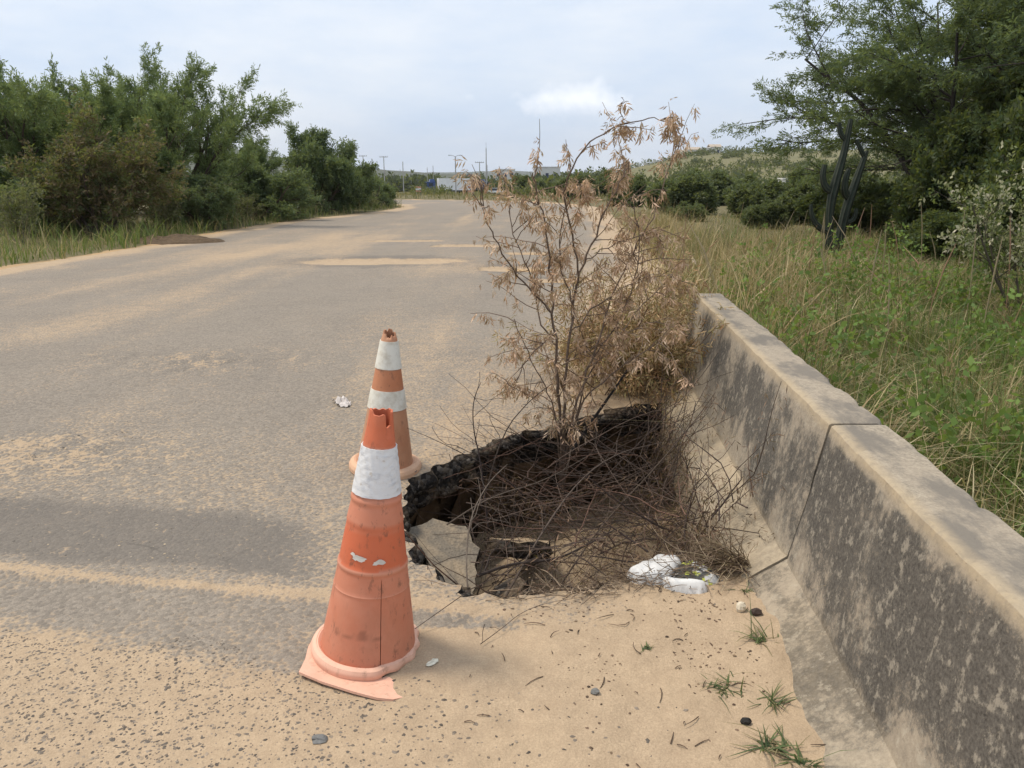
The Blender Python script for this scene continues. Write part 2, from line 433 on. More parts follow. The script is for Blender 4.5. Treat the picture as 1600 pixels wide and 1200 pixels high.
ng = m.noise(170, pos, 3, .7); nf = m.noise(55, pos, 4, .7); nm = m.noise(7, pos, 5, .6); nl = m.noise(.9, pos, 5, .6)
vor = m.n('ShaderNodeTexVoronoi', {'Vector': pos, 'Scale': 62.0, 'Randomness': 1.0}); vor2 = m.n('ShaderNodeTexVoronoi', {'Vector': pos, 'Scale': 27.0, 'Randomness': 1.0})
stones = m.mix(vor.outputs['Color'], (.13, .115, .10), (.34, .29, .235))
sv = m.n('ShaderNodeSeparateColor', {0: vor.outputs['Color']})
stones = m.mix(sv.outputs[0], (.12, .108, .095), (.33, .285, .235))
aspc = m.mix(m.ramp(nl, [(.3, 0), (.7, 1)]), (.195, .168, .138), (.275, .238, .192))
aspc = m.mix(.55, aspc, stones)
aspc = m.mix(m.ramp(ng, [(.35, .6), (.55, 0)]), aspc, (.105, .095, .085))
aspc = m.mix(m.math('MULTIPLY', sepc.outputs[1], .62), aspc, (.085, .082, .08))
sandc = m.mix(m.ramp(ng, [(.28, 0), (.72, 1)]), (.31, .226, .146), (.545, .405, .265))
sandc = m.mix(m.ramp(m.noise(2.2, pos, 5, .6), [(.35, 0), (.7, .4)]), sandc, (.49, .355, .22))
sandc = m.mix(m.ramp(m.noise(13, pos, 6, .7), [(.38, .42), (.60, 0)]), sandc, (.29, .205, .13))
# sand settles between the stones: cell distance shifts the threshold
vd = m.math('MULTIPLY', m.math('SUBTRACT', vor.outputs['Distance'], .42), .62)
vd2 = m.math('MULTIPLY', m.math('MULTIPLY', m.math('SUBTRACT', vor2.outputs['Distance'], .46), .95), sepc.outputs[2])
nn = m.math('MULTIPLY', m.math('SUBTRACT', nm, .5), .55)
nn2 = m.math('MULTIPLY', m.math('SUBTRACT', nf, .5), .65)
fac = m.math('ADD', m.math('ADD', sepc.outputs[0], vd), m.math('ADD', m.math('ADD', nn, nn2), vd2))
fac = m.ramp(fac, [(.31, 0), (.69, 1)])
c = m.mix(fac, aspc, sandc)
c = m.mix(.16, c, m.mix(m.noise(1.7, pos, 6, .65), (.22, .18, .14), (.60, .47, .33)))
# cracks
vc = m.n('ShaderNodeTexVoronoi', {'Vector': m.mix(.12, pos, m.n('ShaderNodeTexNoise', {'Vector': pos, 'Scale': 2.0, 'Detail': 4.0}).outputs['Color'], 'ADD'), 'Scale': .55}, feature='DISTANCE_TO_EDGE')
crk = m.math('MULTIPLY', m.ramp(vc.outputs['Distance'], [(.0, 1), (.0035, 0)]), m.ramp(nl, [(.55, 0), (.65, .35)]))
c = m.mix(m.math('MULTIPLY', crk, m.math('SUBTRACT', 1.0, fac)), c, (.05, .045, .04))
hgt = m.math('ADD', m.math('MULTIPLY', m.math('MULTIPLY', m.math('SUBTRACT', 1.0, vor.outputs['Distance']), m.math('ADD', .4, m.math('MULTIPLY', sepc.outputs[2], .6))), m.math('SUBTRACT', 1.0, fac)), m.math('MULTIPLY', nf, .9))
hgt = m.math('ADD', hgt, m.math('MULTIPLY', nm, 1.2))
m.principled(c, .95, hgt, .8, .008)
M['road'] = m.m
road = tag(mesh_np('road', np.stack([X, Y, Z], 1), F, M['road'], None, np.stack([np.clip(sand, 0, 1.3), np.clip(dark, 0, 1), coarse], 1), True), kind='structure')

# ---- washed-out hole: broken asphalt edge, soil wall, sandy floor
near_seg = np.array([(0.0, 2.46), (0.30, 2.50), (0.62, 2.66), (0.95, 2.78)])
def floor_z(x, y):
    best = np.full(np.shape(x), 9.0)
    for a, b in zip(near_seg[:-1], near_seg[1:]):
        e = b - a; t = np.clip(((x - a[0]) * e[0] + (y - a[1]) * e[1]) / (e @ e), 0, 1)
        best = np.minimum(best, np.hypot(x - a[0] - t * e[0], y - a[1] - t * e[1]))
    wd_ = .42 + .55 * sstep(.35, .85, x)
    z = -.62 * sstep(-.02, 1, best / wd_) - .05 * sstep(.4, 1.4, best)
    z = z + .10 * (fbm(x * 3, y * 3, 91) - .5) + .03 * (fbm(x * 11, y * 11, 93) - .5)
    z = z + .16 * sstep(.5, .0, np.hypot((x - .55), (y - 4.0)))
    z = z + .20 * sstep(.45, 0, np.hypot((x - .15) * .8, y - 3.7))
    return z
cx, cy = hole_poly.mean(0)
n = len(hole_poly)
out_dir = []
for i in range(n):
    t = hole_poly[(i + 1) % n] - hole_poly[i - 1]; t /= np.linalg.norm(t) + 1e-9
    out_dir.append((t[1], -t[0]))
out_dir = np.array(out_dir)
test = hole_sd(hole_poly[:, 0] + out_dir[:, 0] * .05, hole_poly[:, 1] + out_dir[:, 1] * .05)
out_dir[test < 0] *= -1
zt = road_z(hole_poly[:, 0], hole_poly[:, 1]) - .02 * sstep(2.6, 3.0, hole_poly[:, 1])
hi = np.arange(n)
prof = [(0.0, 0.001, 0), (-.012, -.015, .03), (-.03, -.035, .06), (-.025, -.06, .08), (-.01, -.085, .09), (.0, -.11, .10), (-.01, -.135, .10), (.01, -.16, .10), (.03, -.19, .10), (.05, -.22, .10)]
prof2 = [(.05, -.22, .10), (.07, -.27, .10), (.10, -.34, .10), (.12, -.42, .10), (.15, -.5, .1), (.16, -.75, .1), (.16, -1.1, .05)]
def wall(prof, name, mat, k0):
    V = []
    for k, (o, z, a) in enumerate(prof):
        kk = k + k0
        j = (fbm(hi * .24, np.full(n, kk * .55), 95, 4) - .5) * a * 1.0 + (fbm(hi * .07, np.full(n, kk * .2), 97, 2) - .5) * a * 1.2
        jz = (fbm(hi * .16, np.full(n, kk * .3 + 9), 99, 3) - .5) * a * .6
        p = hole_poly + out_dir * (o + j)[:, None]
        V.append(np.stack([p[:, 0], p[:, 1], zt + z + jz], 1))
    V = np.concatenate(V); K = len(prof)
    F = [(k * n + i, k * n + (i + 1) % n, (k + 1) * n + (i + 1) % n, (k + 1) * n + i) for k in range(K - 1) for i in range(n)]
    return mesh_np(name, V, F, mat, None, None, True)
m = NT('broken_asphalt'); pos = m.obj(); vo = m.n('ShaderNodeTexVoronoi', {'Vector': pos, 'Scale': 48.0}); nz = m.noise(30, pos, 6, .7)
sv = m.n('ShaderNodeSeparateColor', {0: vo.outputs['Color']})
c = m.mix(m.ramp(sv.outputs[0], [(.55, 0), (.95, 1)]), (.026, .023, .021), (.125, .11, .094)); c = m.mix(m.ramp(m.noise(7, pos, 5, .65), [(.46, 0), (.64, .75)]), c, (.19, .14, .092))
m.principled(c, 1.0, m.math('ADD', m.math('SUBTRACT', 1.0, vo.outputs['Distance']), m.math('MULTIPLY', nz, 1.0)), 1.0, .014, **{'Specular IOR Level': .05}); M['aspedge'] = m.m
M['soil'] = mat_simple('washed_soil', (.13, .088, .052), .95, .45, 14, .9, .03)
M['pitsand'] = mat_simple('pit_sand', (.42, .315, .205), .95, .35, 24, .8, .02)
hole_root = tag(empty('washed_out_pit', (0.3, 3.6, -.6)), kind='structure')
def adopt(o, root):
    o.parent = root; o.matrix_parent_inverse = root.matrix_world.inverted() if root.matrix_world != Matrix() else Matrix.Translation(-Vector(root.location)); return o
adopt(wall(prof, 'asphalt_edge', M['aspedge'], 0), hole_root)
adopt(wall(prof2, 'soil_wall', M['soil'], 9), hole_root)
X, Y, F = grid_mesh(np.arange(-.85, 1.55, .03), np.arange(2.2, 5.4, .03))
d = poly_sd(X, Y, hole_ctrl)
Z = floor_z(X, Y)
nearout = (d > 0) & (Y < 2.9)
Z = np.where(nearout, Z - .6 * np.maximum(d - .02, 0) - .012, Z + .006)
keep = (d[F] < np.where(Y[F] < 2.9, .05, .25)).all(1)
adopt(mesh_np('pit_floor', np.stack([X, Y, Z], 1), F[keep], M['pitsand'], None, None, True), hole_root)

# ================================================================== barrier
m = NT('weathered_concrete')
pos = m.obj()
st = m.n('ShaderNodeMapping', {'Vector': pos, 'Scale': (1, 1.05, .85), 'Rotation': (R(12), 0, 0)}).outputs[0]
n1_ = m.noise(2.6, st, 9, .72); n2_ = m.noise(34, pos, 5, .7); n3_ = m.noise(1.6, pos, 4, .6); n4_ = m.noise(24, st, 6, .72); n5_ = m.noise(110, pos, 3, .7)
base = m.mix(m.ramp(m.math('ADD', m.math('MULTIPLY', n2_, .5), m.math('MULTIPLY', n5_, .5)), [(.36, 0), (.64, 1)]), (.20, .168, .128), (.42, .355, .268))
base = m.mix(m.ramp(n3_, [(.4, 0), (.65, .6)]), base, (.37, .305, .23))
sepc = m.n('ShaderNodeSeparateColor', {0: m.col()})       # R: lichen growth, G: top ledge, B: splashed sand
g = m.math('ADD', sepc.outputs[0], m.math('ADD', m.math('MULTIPLY', m.math('SUBTRACT', n1_, .5), 3.0), m.math('ADD', m.math('MULTIPLY', m.math('SUBTRACT', n4_, .5), 1.2), m.math('MULTIPLY', m.math('SUBTRACT', n5_, .5), .9))))
lich = m.ramp(g, [(.26, 0), (.60, 1)])
lc = m.mix(m.ramp(n5_, [(.3, 0), (.7, 1)]), (.030, .028, .026), (.125, .113, .097))
c = m.mix(m.math('MULTIPLY', lich, .9), base, lc)
tl = m.math('MULTIPLY', sepc.outputs[1], m.ramp(m.noise(4.5, m.n('ShaderNodeMapping', {'Vector': pos, 'Scale': (1.6, .7, 1)}).outputs[0], 7, .68), [(.44, 0), (.58, .85)]))
c = m.mix(tl, c, (.17, .15, .125))
pale = m.ramp(m.math('ADD', m.math('MULTIPLY', n4_, .7), m.math('MULTIPLY', n2_, .3)), [(.53, 0), (.60, 1)])
c = m.mix(m.math('MULTIPLY', pale, m.math('MULTIPLY', m.math('SUBTRACT', 1.0, sepc.outputs[1]), .5)), c, (.44, .385, .30))
c = m.mix(m.math('MULTIPLY', sepc.outputs[2], m.ramp(n2_, [(.3, .5), (.6, 1)])), c, (.42, .33, .215))
pit = m.n('ShaderNodeTexVoronoi', {'Vector': pos, 'Scale': 38.0}); pits = m.ramp(pit.outputs['Distance'], [(.07, 0), (.16, 1)])
m.principled(c, .92, m.math('ADD', m.math('MULTIPLY', n2_, 1.0), m.math('MULTIPLY', pits, .5)), .5, .006)
M['concrete'] = m.m
# profile: (offset from the front top edge towards the back, z)
def barrier(name, y0, y1, zbot, seed, label, far):
    P = [(.20 + .10 + .10, zbot), (.20 + .10 + .10, .0), (.30, .10), (.205, .60), (.20, .613), (.19, .62), (.012, .62), (.003, .615), (0, .606), (-.10, .10), (-.275, -.01), (-.285, -.03), (-.285, zbot)]
    Q = []
    for a, b in zip(P[:-1], P[1:]):
        L = math.hypot(b[0] - a[0], b[1] - a[1]); k = max(1, int(L / .03))
        for t in range(k): Q.append((a[0] + (b[0] - a[0]) * t / k, a[1] + (b[1] - a[1]) * t / k))
    Q.append(P[-1]); Q = np.array(Q); nq = len(Q)
    L = y1 - y0; ny = int(L / .03) + 1
    yy = np.linspace(0, L, ny); yo = yy.copy()
    ox, oy = bar_x(y0), y0
    V = np.zeros((ny, nq, 3)); C = np.zeros((ny, nq, 3))
    sl = .0795
    for i, y in enumerate(yy):
        s = np.arange(nq) * .03
        nz = (fbm(np.full(nq, y * 7 + seed), s * 7, 101 + seed) - .5) * .010 + (fbm(np.full(nq, y * 1.2 + seed), s * .8, 103 + seed) - .5) * .012
        endr = min(y, L - y)                                    # worn rounded ends
        shrink = .012 * max(0, 1 - endr / .03)
        jag = (fbm(s * 6 + seed, np.full(nq, i < ny / 2) * 7.7, 107) - .5) * .02 * max(0, 1 - endr / .06)
        V[i, :, 0] = Q[:, 0] + nz + sl * y + np.where(Q[:, 0] < .1, shrink, -shrink)
        V[i, :, 1] = y + jag
        V[i, :, 2] = Q[:, 1] + nz * .6 - np.where(Q[:, 1] > .3, shrink * .8, 0)
        chip = np.where((Q[:, 1] > .59) & (np.abs(Q[:, 0] - .1) > .07), np.clip(fbm(np.full(nq, y * 14 + seed), (Q[:, 0] > .1) * 9. + Q[:, 1] * 2, 127, 3) - .60, 0, 1) * .075, 0)
        V[i, :, 2] -= chip; V[i, :, 0] += np.where(Q[:, 0] < .1, chip, -chip) * .8
        face = (Q[:, 1] > .10) & (Q[:, 1] < .60) & (Q[:, 0] < .05)
        zz = Q[:, 1]
        yw = y + y0
        g = .14 + .60 * sstep(.65, .50, zz + .16 * (fbm(np.full(nq, yw * 2.5), zz * 1, 109) - .5)) - .42 * sstep(.36, .12, zz) * (.2 + 1.6 * fbm(np.full(nq, yw * 3), zz * 3, 119))
        if far: g = g - .14 - .20 * sstep(.9, 1.8, y)
        else: g = g + .14
        C[i, :, 0] = np.where(face, g, np.where((zz < .12) & (Q[:, 0] < 0), .28 if far else .42, .0))
        C[i, :, 1] = (zz > .605) * 1.0
        C[i, :, 2] = np.where((zz <= .10) & (Q[:, 0] < 0), .75 if far else .3, 0) * (.6 + .8 * (fbm(np.full(nq, yw * 4), s * 3, 113) - .3))
    edge_ = (np.abs(Q[:, 1] - .612) < .012) & (Q[:, 0] < .02)
    C[:, edge_, 2] = .8; C[:, edge_, 0] = 0
    i = np.arange(ny - 1)[:, None]; j = np.arange(nq - 1)[None, :]
    F = np.stack([i * nq + j, i * nq + j + 1, (i + 1) * nq + j + 1, (i + 1) * nq + j], -1).reshape(-1, 4)[:, ::-1]
    Vf = V.reshape(-1, 3); Cf = C.reshape(-1, 3)
    # end caps as fans of quads towards the mid line of the profile
    caps = []
    for ii in (0, ny - 1):
        h = nq // 2
        for k in range(h - 1):
            q = (ii * nq + k, ii * nq + k + 1, ii * nq + nq - 2 - k, ii * nq + nq - 1 - k)
            if len(set(q)) == 4: caps.append(q)
    F = np.concatenate([F, np.array(caps)])
    o = mesh_np(name, Vf, F, M['concrete'], None, Cf, False)
    o.location = (ox, oy, 0)
    for p in o.data.polygons: p.use_smooth = True
    try: o.data.set_sharp_from_angle(angle=R(32))
    except Exception: pass
    return tag(o, label, 'barrier', 'concrete road barriers')
barrier('concrete_barrier', -1.6, 2.584, -.25, 2, 'nearest blackened concrete barrier section with dark lichen at the right edge of the picture', False)
barrier('concrete_barrier', 2.60, 5.74, -.30, 5, 'farther concrete barrier section undermined by the hole, dry bush at its end', True)

# ================================================================== cones
def mat_cone(name, col, fade, dirt):
    m = NT(name); v = m.obj()
    n = m.noise(9, v, 5, .6); n2 = m.noise(45, m.obj((1, 1, .5)), 5, .7); n3 = m.noise(3.5, m.obj((1, 1, 2.2)), 4, .6)
    c = m.mix(m.ramp(n, [(.3, 0), (.75, .8)]), col, fade)
    c = m.mix(m.col(), c, tuple(x * .82 for x in col)) if False else c
    sepc = m.n('ShaderNodeSeparateColor', {0: m.col()})
    c = m.mix(sepc.outputs[0], c, fade)
    c = m.mix(m.math('MULTIPLY', sepc.outputs[1], .8), c, tuple(a * b for a, b in zip(col, (1.12, .85, .7))))
    d = m.math('MULTIPLY', m.ramp(n2, [(.56, 0), (.70, 1)]), m.ramp(n3, [(.38, 0.1), (.60, dirt)]))
    c = m.mix(m.ramp(m.noise(5, m.obj((1, 1, .6)), 6, .7), [(.46, 0), (.70, .32)]), c, (.32, .16, .10))
    c = m.mix(d, c, (.12, .07, .05))
    c = m.mix(sepc.outputs[2], c, (.05, .025, .02))
    m.principled(c, .62, n2, .12, .002); return m.m
M['cone1'] = mat_cone('sunfaded_orange', (.54, .165, .085), (.62, .275, .18), .9)
M['cone1b'] = mat_cone('faded_pink_rubber', (.72, .385, .27), (.76, .47, .345), .4)
M['cone2'] = mat_cone('dusty_orange', (.46, .195, .10), (.54, .30, .18), .6)
M['cone2b'] = mat_cone('dusty_rubber_foot', (.62, .36, .22), (.66, .43, .28), .4)
m = NT('reflective_sleeve'); v = m.obj()
n = m.noise(14, m.obj((1, 1, 2.5)), 6, .65); n2 = m.noise(60, v, 5, .6)
c = m.mix(m.ramp(n, [(.52, 0), (.74, 1)]), (.70, .70, .70), (.40, .42, .46))
c = m.mix(m.ramp(n2, [(.62, 0), (.75, .7)]), c, (.42, .36, .28))
m.principled(c, .45, m.math('ADD', n, m.math('MULTIPLY', n2, .4)), .5, .006); M['sleeve'] = m.m
m = NT('cream_sleeve'); n = m.noise(18, m.obj(), 6, .65)
c = m.mix(m.ramp(n, [(.45, 0), (.72, 1)]), (.74, .71, .62), (.52, .46, .36)); m.principled(c, .6, n, .3, .004); M['sleeve2'] = m.m
M['paper'] = mat_simple('dirty_paper', (.66, .62, .56), .85, .2, 30)

def lathe(prof, phis, parent, name, mat, skip=None, colf=None, rmod=None, inner=True, thick=.006, zmod=None):
    """prof [(r,z)], open shell with an inner skin"""
    prof = np.array(prof, float); K = len(prof); n = len(phis)
    V = []; C = []
    def ring(r, z, ins):
        for a in phis:
            rr = r - ins + (rmod(a, z) if rmod else 0)
            V.append((rr * math.cos(a), rr * math.sin(a), zmod(a, z) if zmod else z)); C.append(colf(a, z) if colf else (0, 0, 0))
    for r, z in prof: ring(r, z, 0)
    if inner:
        for r, z in prof[::-1]: ring(r, z, thick)
    KK = K * 2 if inner else K
    F = []
    for k in range(KK - 1):
        zk = (V[k * n][2] + V[(k + 1) * n][2]) / 2
        for i in range(n):
            am = phis[i] + ((phis[(i + 1) % n] - phis[i]) % (2 * math.pi)) / 2
            if skip and skip(am, zk) and k != K - 1: continue
            if skip and k == K - 1 and skip(am, zk - .004): continue
            F.append((k * n + i, k * n + (i + 1) % n, (k + 1) * n + (i + 1) % n, (k + 1) * n + i))
    o = mesh_np(name, V, F, mat, parent, np.array(C), True)
    try: o.data.set_sharp_from_angle(angle=R(40))
    except Exception: pass
    return o
def lerp_profile(pts, step=.012):
    o = []
    for a, b in zip(pts[:-1], pts[1:]):
        k = max(1, int(math.hypot(b[0] - a[0], b[1] - a[1]) / step))
        for t in range(k): o.append((a[0] + (b[0] - a[0]) * t / k, a[1] + (b[1] - a[1]) * t / k))
    o.append(pts[-1]); return o
TAU = 2 * math.pi
def patch_on(parent, name, mat, a0, z0, rf, pts, lift=.0025):
    """irregular sticker remnant hugging the shell; pts = (arc metres, dz)"""
    r0 = rf(z0); V = [(0, 0)] + list(pts)
    W = []
    for s, dz in V:
        z = z0 + dz; r = rf(z) + lift; a = a0 + s / r0
        W.append((r * math.cos(a), r * math.sin(a), z))
    n_ = len(pts)
    F = [(0, 1 + i, 1 + (i + 1) % n_) for i in range(n_)]
    return mesh_py(name, W, F, mat, parent)

# --- front cone
c1 = tag(empty('traffic_cone', (-.452, 2.165, .022), (R(-.6), R(5.4), 0), (1, 1, .988)), 'front orange traffic cone with one white sleeve, open broken top and torn pink foot', 'traffic cone', 'traffic cones beside the hole')
def r1(z): return .148 - .115 * (max(z, 0) / .775) ** .95
SLIT = R(-66)
ph = np.sort(np.concatenate([np.linspace(-math.pi, math.pi, 121)[:-1], [SLIT - .010, SLIT, SLIT + .010]]))
def colf1(a, z):
    wv = .012 * math.sin(a * 3 + 1)
    f = .0
    if z < .30: f = .30
    if .43 < z: f = .45
    if z > .67: f = .0
    if abs(z - .298) < .006 or abs(z - .225) < .003: f = .9
    g = 1.0 if .305 < z + wv * .2 < .415 else (.8 if z > .67 else 0)
    if .415 < z < .445: g = .6
    dk = .9 if abs(a - SLIT) < .006 and z < .26 else 0
    if .10 < z < .112 + .01 * math.sin(7 * a) and -2.3 < a < -1.1: dk = max(dk, .35 * abs(math.sin(a * 9)))
    return (f, g, dk)
body = lerp_profile([(r1(.0), .0), (r1(.222), .222), (r1(.225) + .0015, .225), (r1(.229), .229), (r1(.29), .290), (r1(.294) + .003, .294), (r1(.302) + .003, .302), (r1(.306), .306), (r1(.43), .43), (r1(.436) + .002, .436), (r1(.50), .50), (r1(.505) + .0035, .505), (r1(.515) + .0035, .515), (r1(.52), .52), (r1(.71), .71), (r1(.715), .715)], .010) + lerp_profile([(r1(.722), .722), (.0335, .778)], .0035)
def rim1(a, z):
    if z < .70: return z
    da = (a - R(-36) + math.pi) % TAU - math.pi
    top = .776 - .040 * float(sstep(.42, .26, abs(da))) + .004 * math.sin(a * 2 + 1) + .0018 * math.sin(a * 9) - .008 * math.exp(-((a + 2.0) / .35) ** 2)
    return .70 + (z - .70) * (top - .70) / .078
lathe(body, ph, c1, 'cone_body', M['cone1'], None, colf1, lambda a, z: (-.007 if abs(a - SLIT) < .004 and z < .27 else 0) + .0015 * math.sin(2 * a + 4 * z), True, .006, rim1)
def wr(a, z): return .0009 * math.sin(z * 260 + 3 * math.sin(a * 4)) * (.5 + .5 * math.sin(a * 5 + z * 30)) + .001 * math.sin(a * 17 + z * 80)
lathe(lerp_profile([(r1(.527) + .0045, .527), (r1(.672) + .004, .672)], .006), np.linspace(-math.pi, math.pi, 73)[:-1], c1, 'reflective_sleeve', M['sleeve'], None, None, wr, True, .003)
rp = np.random.default_rng(3)
def ragged(L, H, k=16): return [(L * math.cos(t) * rp.uniform(.6, 1.1), H * math.sin(t) * rp.uniform(.5, 1.2) - .25 * H * math.cos(t) ** 2) for t in np.linspace(0, TAU, k, endpoint=False)]
patch_on(c1, 'torn_sticker', M['paper'], R(-106), .345, r1, ragged(.026, .011))
patch_on(c1, 'torn_sticker', M['paper'], R(-119), .352, r1, ragged(.010, .006))
patch_on(c1, 'torn_sticker', M['paper'], R(-72), .336, r1, ragged(.021, .009))
# foot: rolled ring, missing on the right, and what is left of the square flange
def ringcut(a):
    da = (a - R(-20) + math.pi) % TAU - math.pi
    return sstep(1.0, .55, abs(da))
def footmod(a, z):
    k = float(ringcut(a)); return 0 - k * max(0, .018) + .004 * math.sin(13 * a) * k
foot = lerp_profile([(.150, .012), (.159, .020), (.170, .016), (.176, .004), (.174, -.010), (.170, -.018)], .004)
lathe(foot, np.linspace(-math.pi, math.pi, 121)[:-1], c1, 'foot_ring', M['cone1b'], lambda a, z: ringcut(a) > .35 and z < -.004, lambda a, z: (.3 + .4 * (z > .01), 0, 0), footmod, True, .005)
fl = [(-.178, .06), (-.183, -.02), (-.176, -.085), (-.178, -.150), (-.10, -.192), (.0, -.232), (.07, -.254), (.115, -.256), (.150, -.236), (.160, -.212), (.132, -.160), (.112, -.118), (.05, -.145), (-.03, -.150), (-.09, -.125), (-.13, -.085), (-.155, -.02), (-.16, .06)]
def plate(parent, name, mat, pts, z0, z1, curl=0.0):
    n = len(pts); V = []
    for z in (z0, z1):
        for i, (x, y) in enumerate(pts):
            lift = curl * max(0, (-y - .16)) * 6
            V.append((x, y, z + lift * .02))
    # triangulate the top as strip between outer and inner run
    h = n // 2; T = []
    for i in range(h - 1):
        a, b, c, d = i, i + 1, n - 2 - i, n - 1 - i
        T.append((n + a, n + b, n + c, n + d)); T.append((d, c, b, a))
    S = [(i, (i + 1) % n, n + (i + 1) % n, n + i) for i in range(n)]
    o = mesh_np(name, V, np.array(T + S), mat, parent, np.tile((.5, 0, 0), (2 * n, 1)))
    return o
plate(c1, 'foot_flange', M['cone1b'], fl, -.021, -.013, 1.0)

# --- rear cone
c2 = tag(empty('traffic_cone', (-.648, 3.755, .028), (R(.5), R(4.2), 0), (1, 1, .965)), 'rear dusty orange traffic cone with two cream bands at the far lip of the hole', 'traffic cone', 'traffic cones beside the hole')
def r2(z): return .142 + (.036 - .142) * (z / .70)
colf2 = lambda a, z: (.25 + .3 * math.sin(a * 2), .6 if .38 < z < .52 else 0, 0)
rim2 = lambda a, z: z if z < .68 else .68 + (z - .68) * (.75 + .45 * math.sin(a - .4) + .2 * math.sin(a * 5) + .12 * math.sin(a * 11))
lathe(lerp_profile([(r2(0), 0), (r2(.30), .30), (r2(.675), .675), (.036, .685), (.030, .712)], .012), np.linspace(-math.pi, math.pi, 65)[:-1], c2, 'cone_body', M['cone2'], None, colf2, None, True, .006, rim2)
for a, b in ((.318, .418), (.528, .668)):
    lathe(lerp_profile([(r2(a) + .004, a), (r2(b) + .004, b)], .012), np.linspace(-math.pi, math.pi, 65)[:-1], c2, 'reflective_sleeve', M['sleeve2'], None, None, None, True, .003)
lathe(lerp_profile([(.140, .012), (.158, .022), (.176, .012), (.184, -.004), (.184, -.024)], .004), np.linspace(-math.pi, math.pi, 97)[:-1], c2, 'foot_ring', M['cone2b'], None, lambda a, z: (.3, 0, 0), lambda a, z: .004 * math.sin(3 * a), True, .006)

# ================================================================== vegetation generators
def norm(v): return v / (np.linalg.norm(v) + 1e-9)
class Plant:
    def __init__(s, seed): s.r = np.random.default_rng(seed); s.br = []; s.tw = []
    def branch(s, p, d, L, r, lev, cfg):
        c = cfg[lev]; n = max(3, int(L / c.get('seg', .35))); n = min(n, 14)
        pts = [p]; ds = []
        for i in range(n):
            d = norm(d + s.r.normal(0, c['jit'], 3) + np.array((0, 0, c['up'])) / n)
            p = p + d * (L / n); pts.append(p); ds.append(d)
        pts = np.array(pts); rad = np.linspace(r, r * c.get('taper', .35), len(pts))
        s.br.append((pts, rad, lev))
        if lev == len(cfg) - 1:
            s.tw.append((pts, ds)); return
        k = c['kids']; k = int(k * s.r.uniform(.75, 1.25) + .5)
        for q in range(k):
            t = c['from'] + (1 - c['from']) * (q + s.r.uniform(0, 1)) / k
            fi = min(t * n, n - .001); i = int(fi); pp = pts[i] + (pts[i + 1] - pts[i]) * (fi - i)
            dd = ds[i]; ax = norm(np.cross(dd, s.r.normal(0, 1, 3)))
            ang = R(s.r.uniform(*c['ang']))
            nd = norm(dd * math.cos(ang) + ax * math.sin(ang))
            nd[2] = nd[2] * c.get('flat', 1.0); nd = norm(nd)
            s.branch(pp, nd, L * c['ratio'] * s.r.uniform(.7, 1.2) * (1 - .35 * t), max(.003, np.interp(t, [0, 1], [rad[0], rad[-1]]) * .6), lev + 1, cfg)
def leaves(P, D, rng, k, ls, lw, spread, droop, cols, colj=.25, sprays=None):
    """P,D (n,3): sprays of k narrow leaflets -> V,F,C arrays"""
    n = len(P)
    D = D + rng.normal(0, spread, (n, 3)); D[:, 2] -= droop; D /= np.linalg.norm(D, axis=1, keepdims=True) + 1e-9
    S = np.cross(D, rng.normal(0, 1, (n, 3))); S /= np.linalg.norm(S, axis=1, keepdims=True) + 1e-9
    cols = np.array(cols); ci = rng.integers(0, len(cols), n); cb = cols[ci] * (1 + rng.uniform(-colj, colj, (n, 1)))
    Vs = []; Cs = []
    size = rng.uniform(.7, 1.3, (n, 1))
    for q in range(k):
        t = (q + .5) / k; sg = 1 if q % 2 else -1
        o = P + D * (t * ls * 1.3) * size
        ld = D * .75 + S * sg * .75 + rng.normal(0, .22, (n, 3)); ld[:, 2] -= droop * .5
        ld /= np.linalg.norm(ld, axis=1, keepdims=True) + 1e-9
        wv = np.cross(ld, rng.normal(0, 1, (n, 3))); wv /= np.linalg.norm(wv, axis=1, keepdims=True) + 1e-9
        l = ls * size; wd = lw * size
        Vs.append(np.stack([o, o + ld * l * .5 + wv * wd * .5, o + ld * l, o + ld * l * .5 - wv * wd * .5], 1))
        Cs.append(np.repeat((cb * (1 + rng.uniform(-.1, .1, (n, 1))))[:, None, :], 4, 1))
    V = np.concatenate(Vs).reshape(-1, 3); C = np.concatenate(Cs).reshape(-1, 3)
    F = np.arange(len(V)).reshape(-1, 4)
    return V, F, np.clip(C, 0.004, 1)
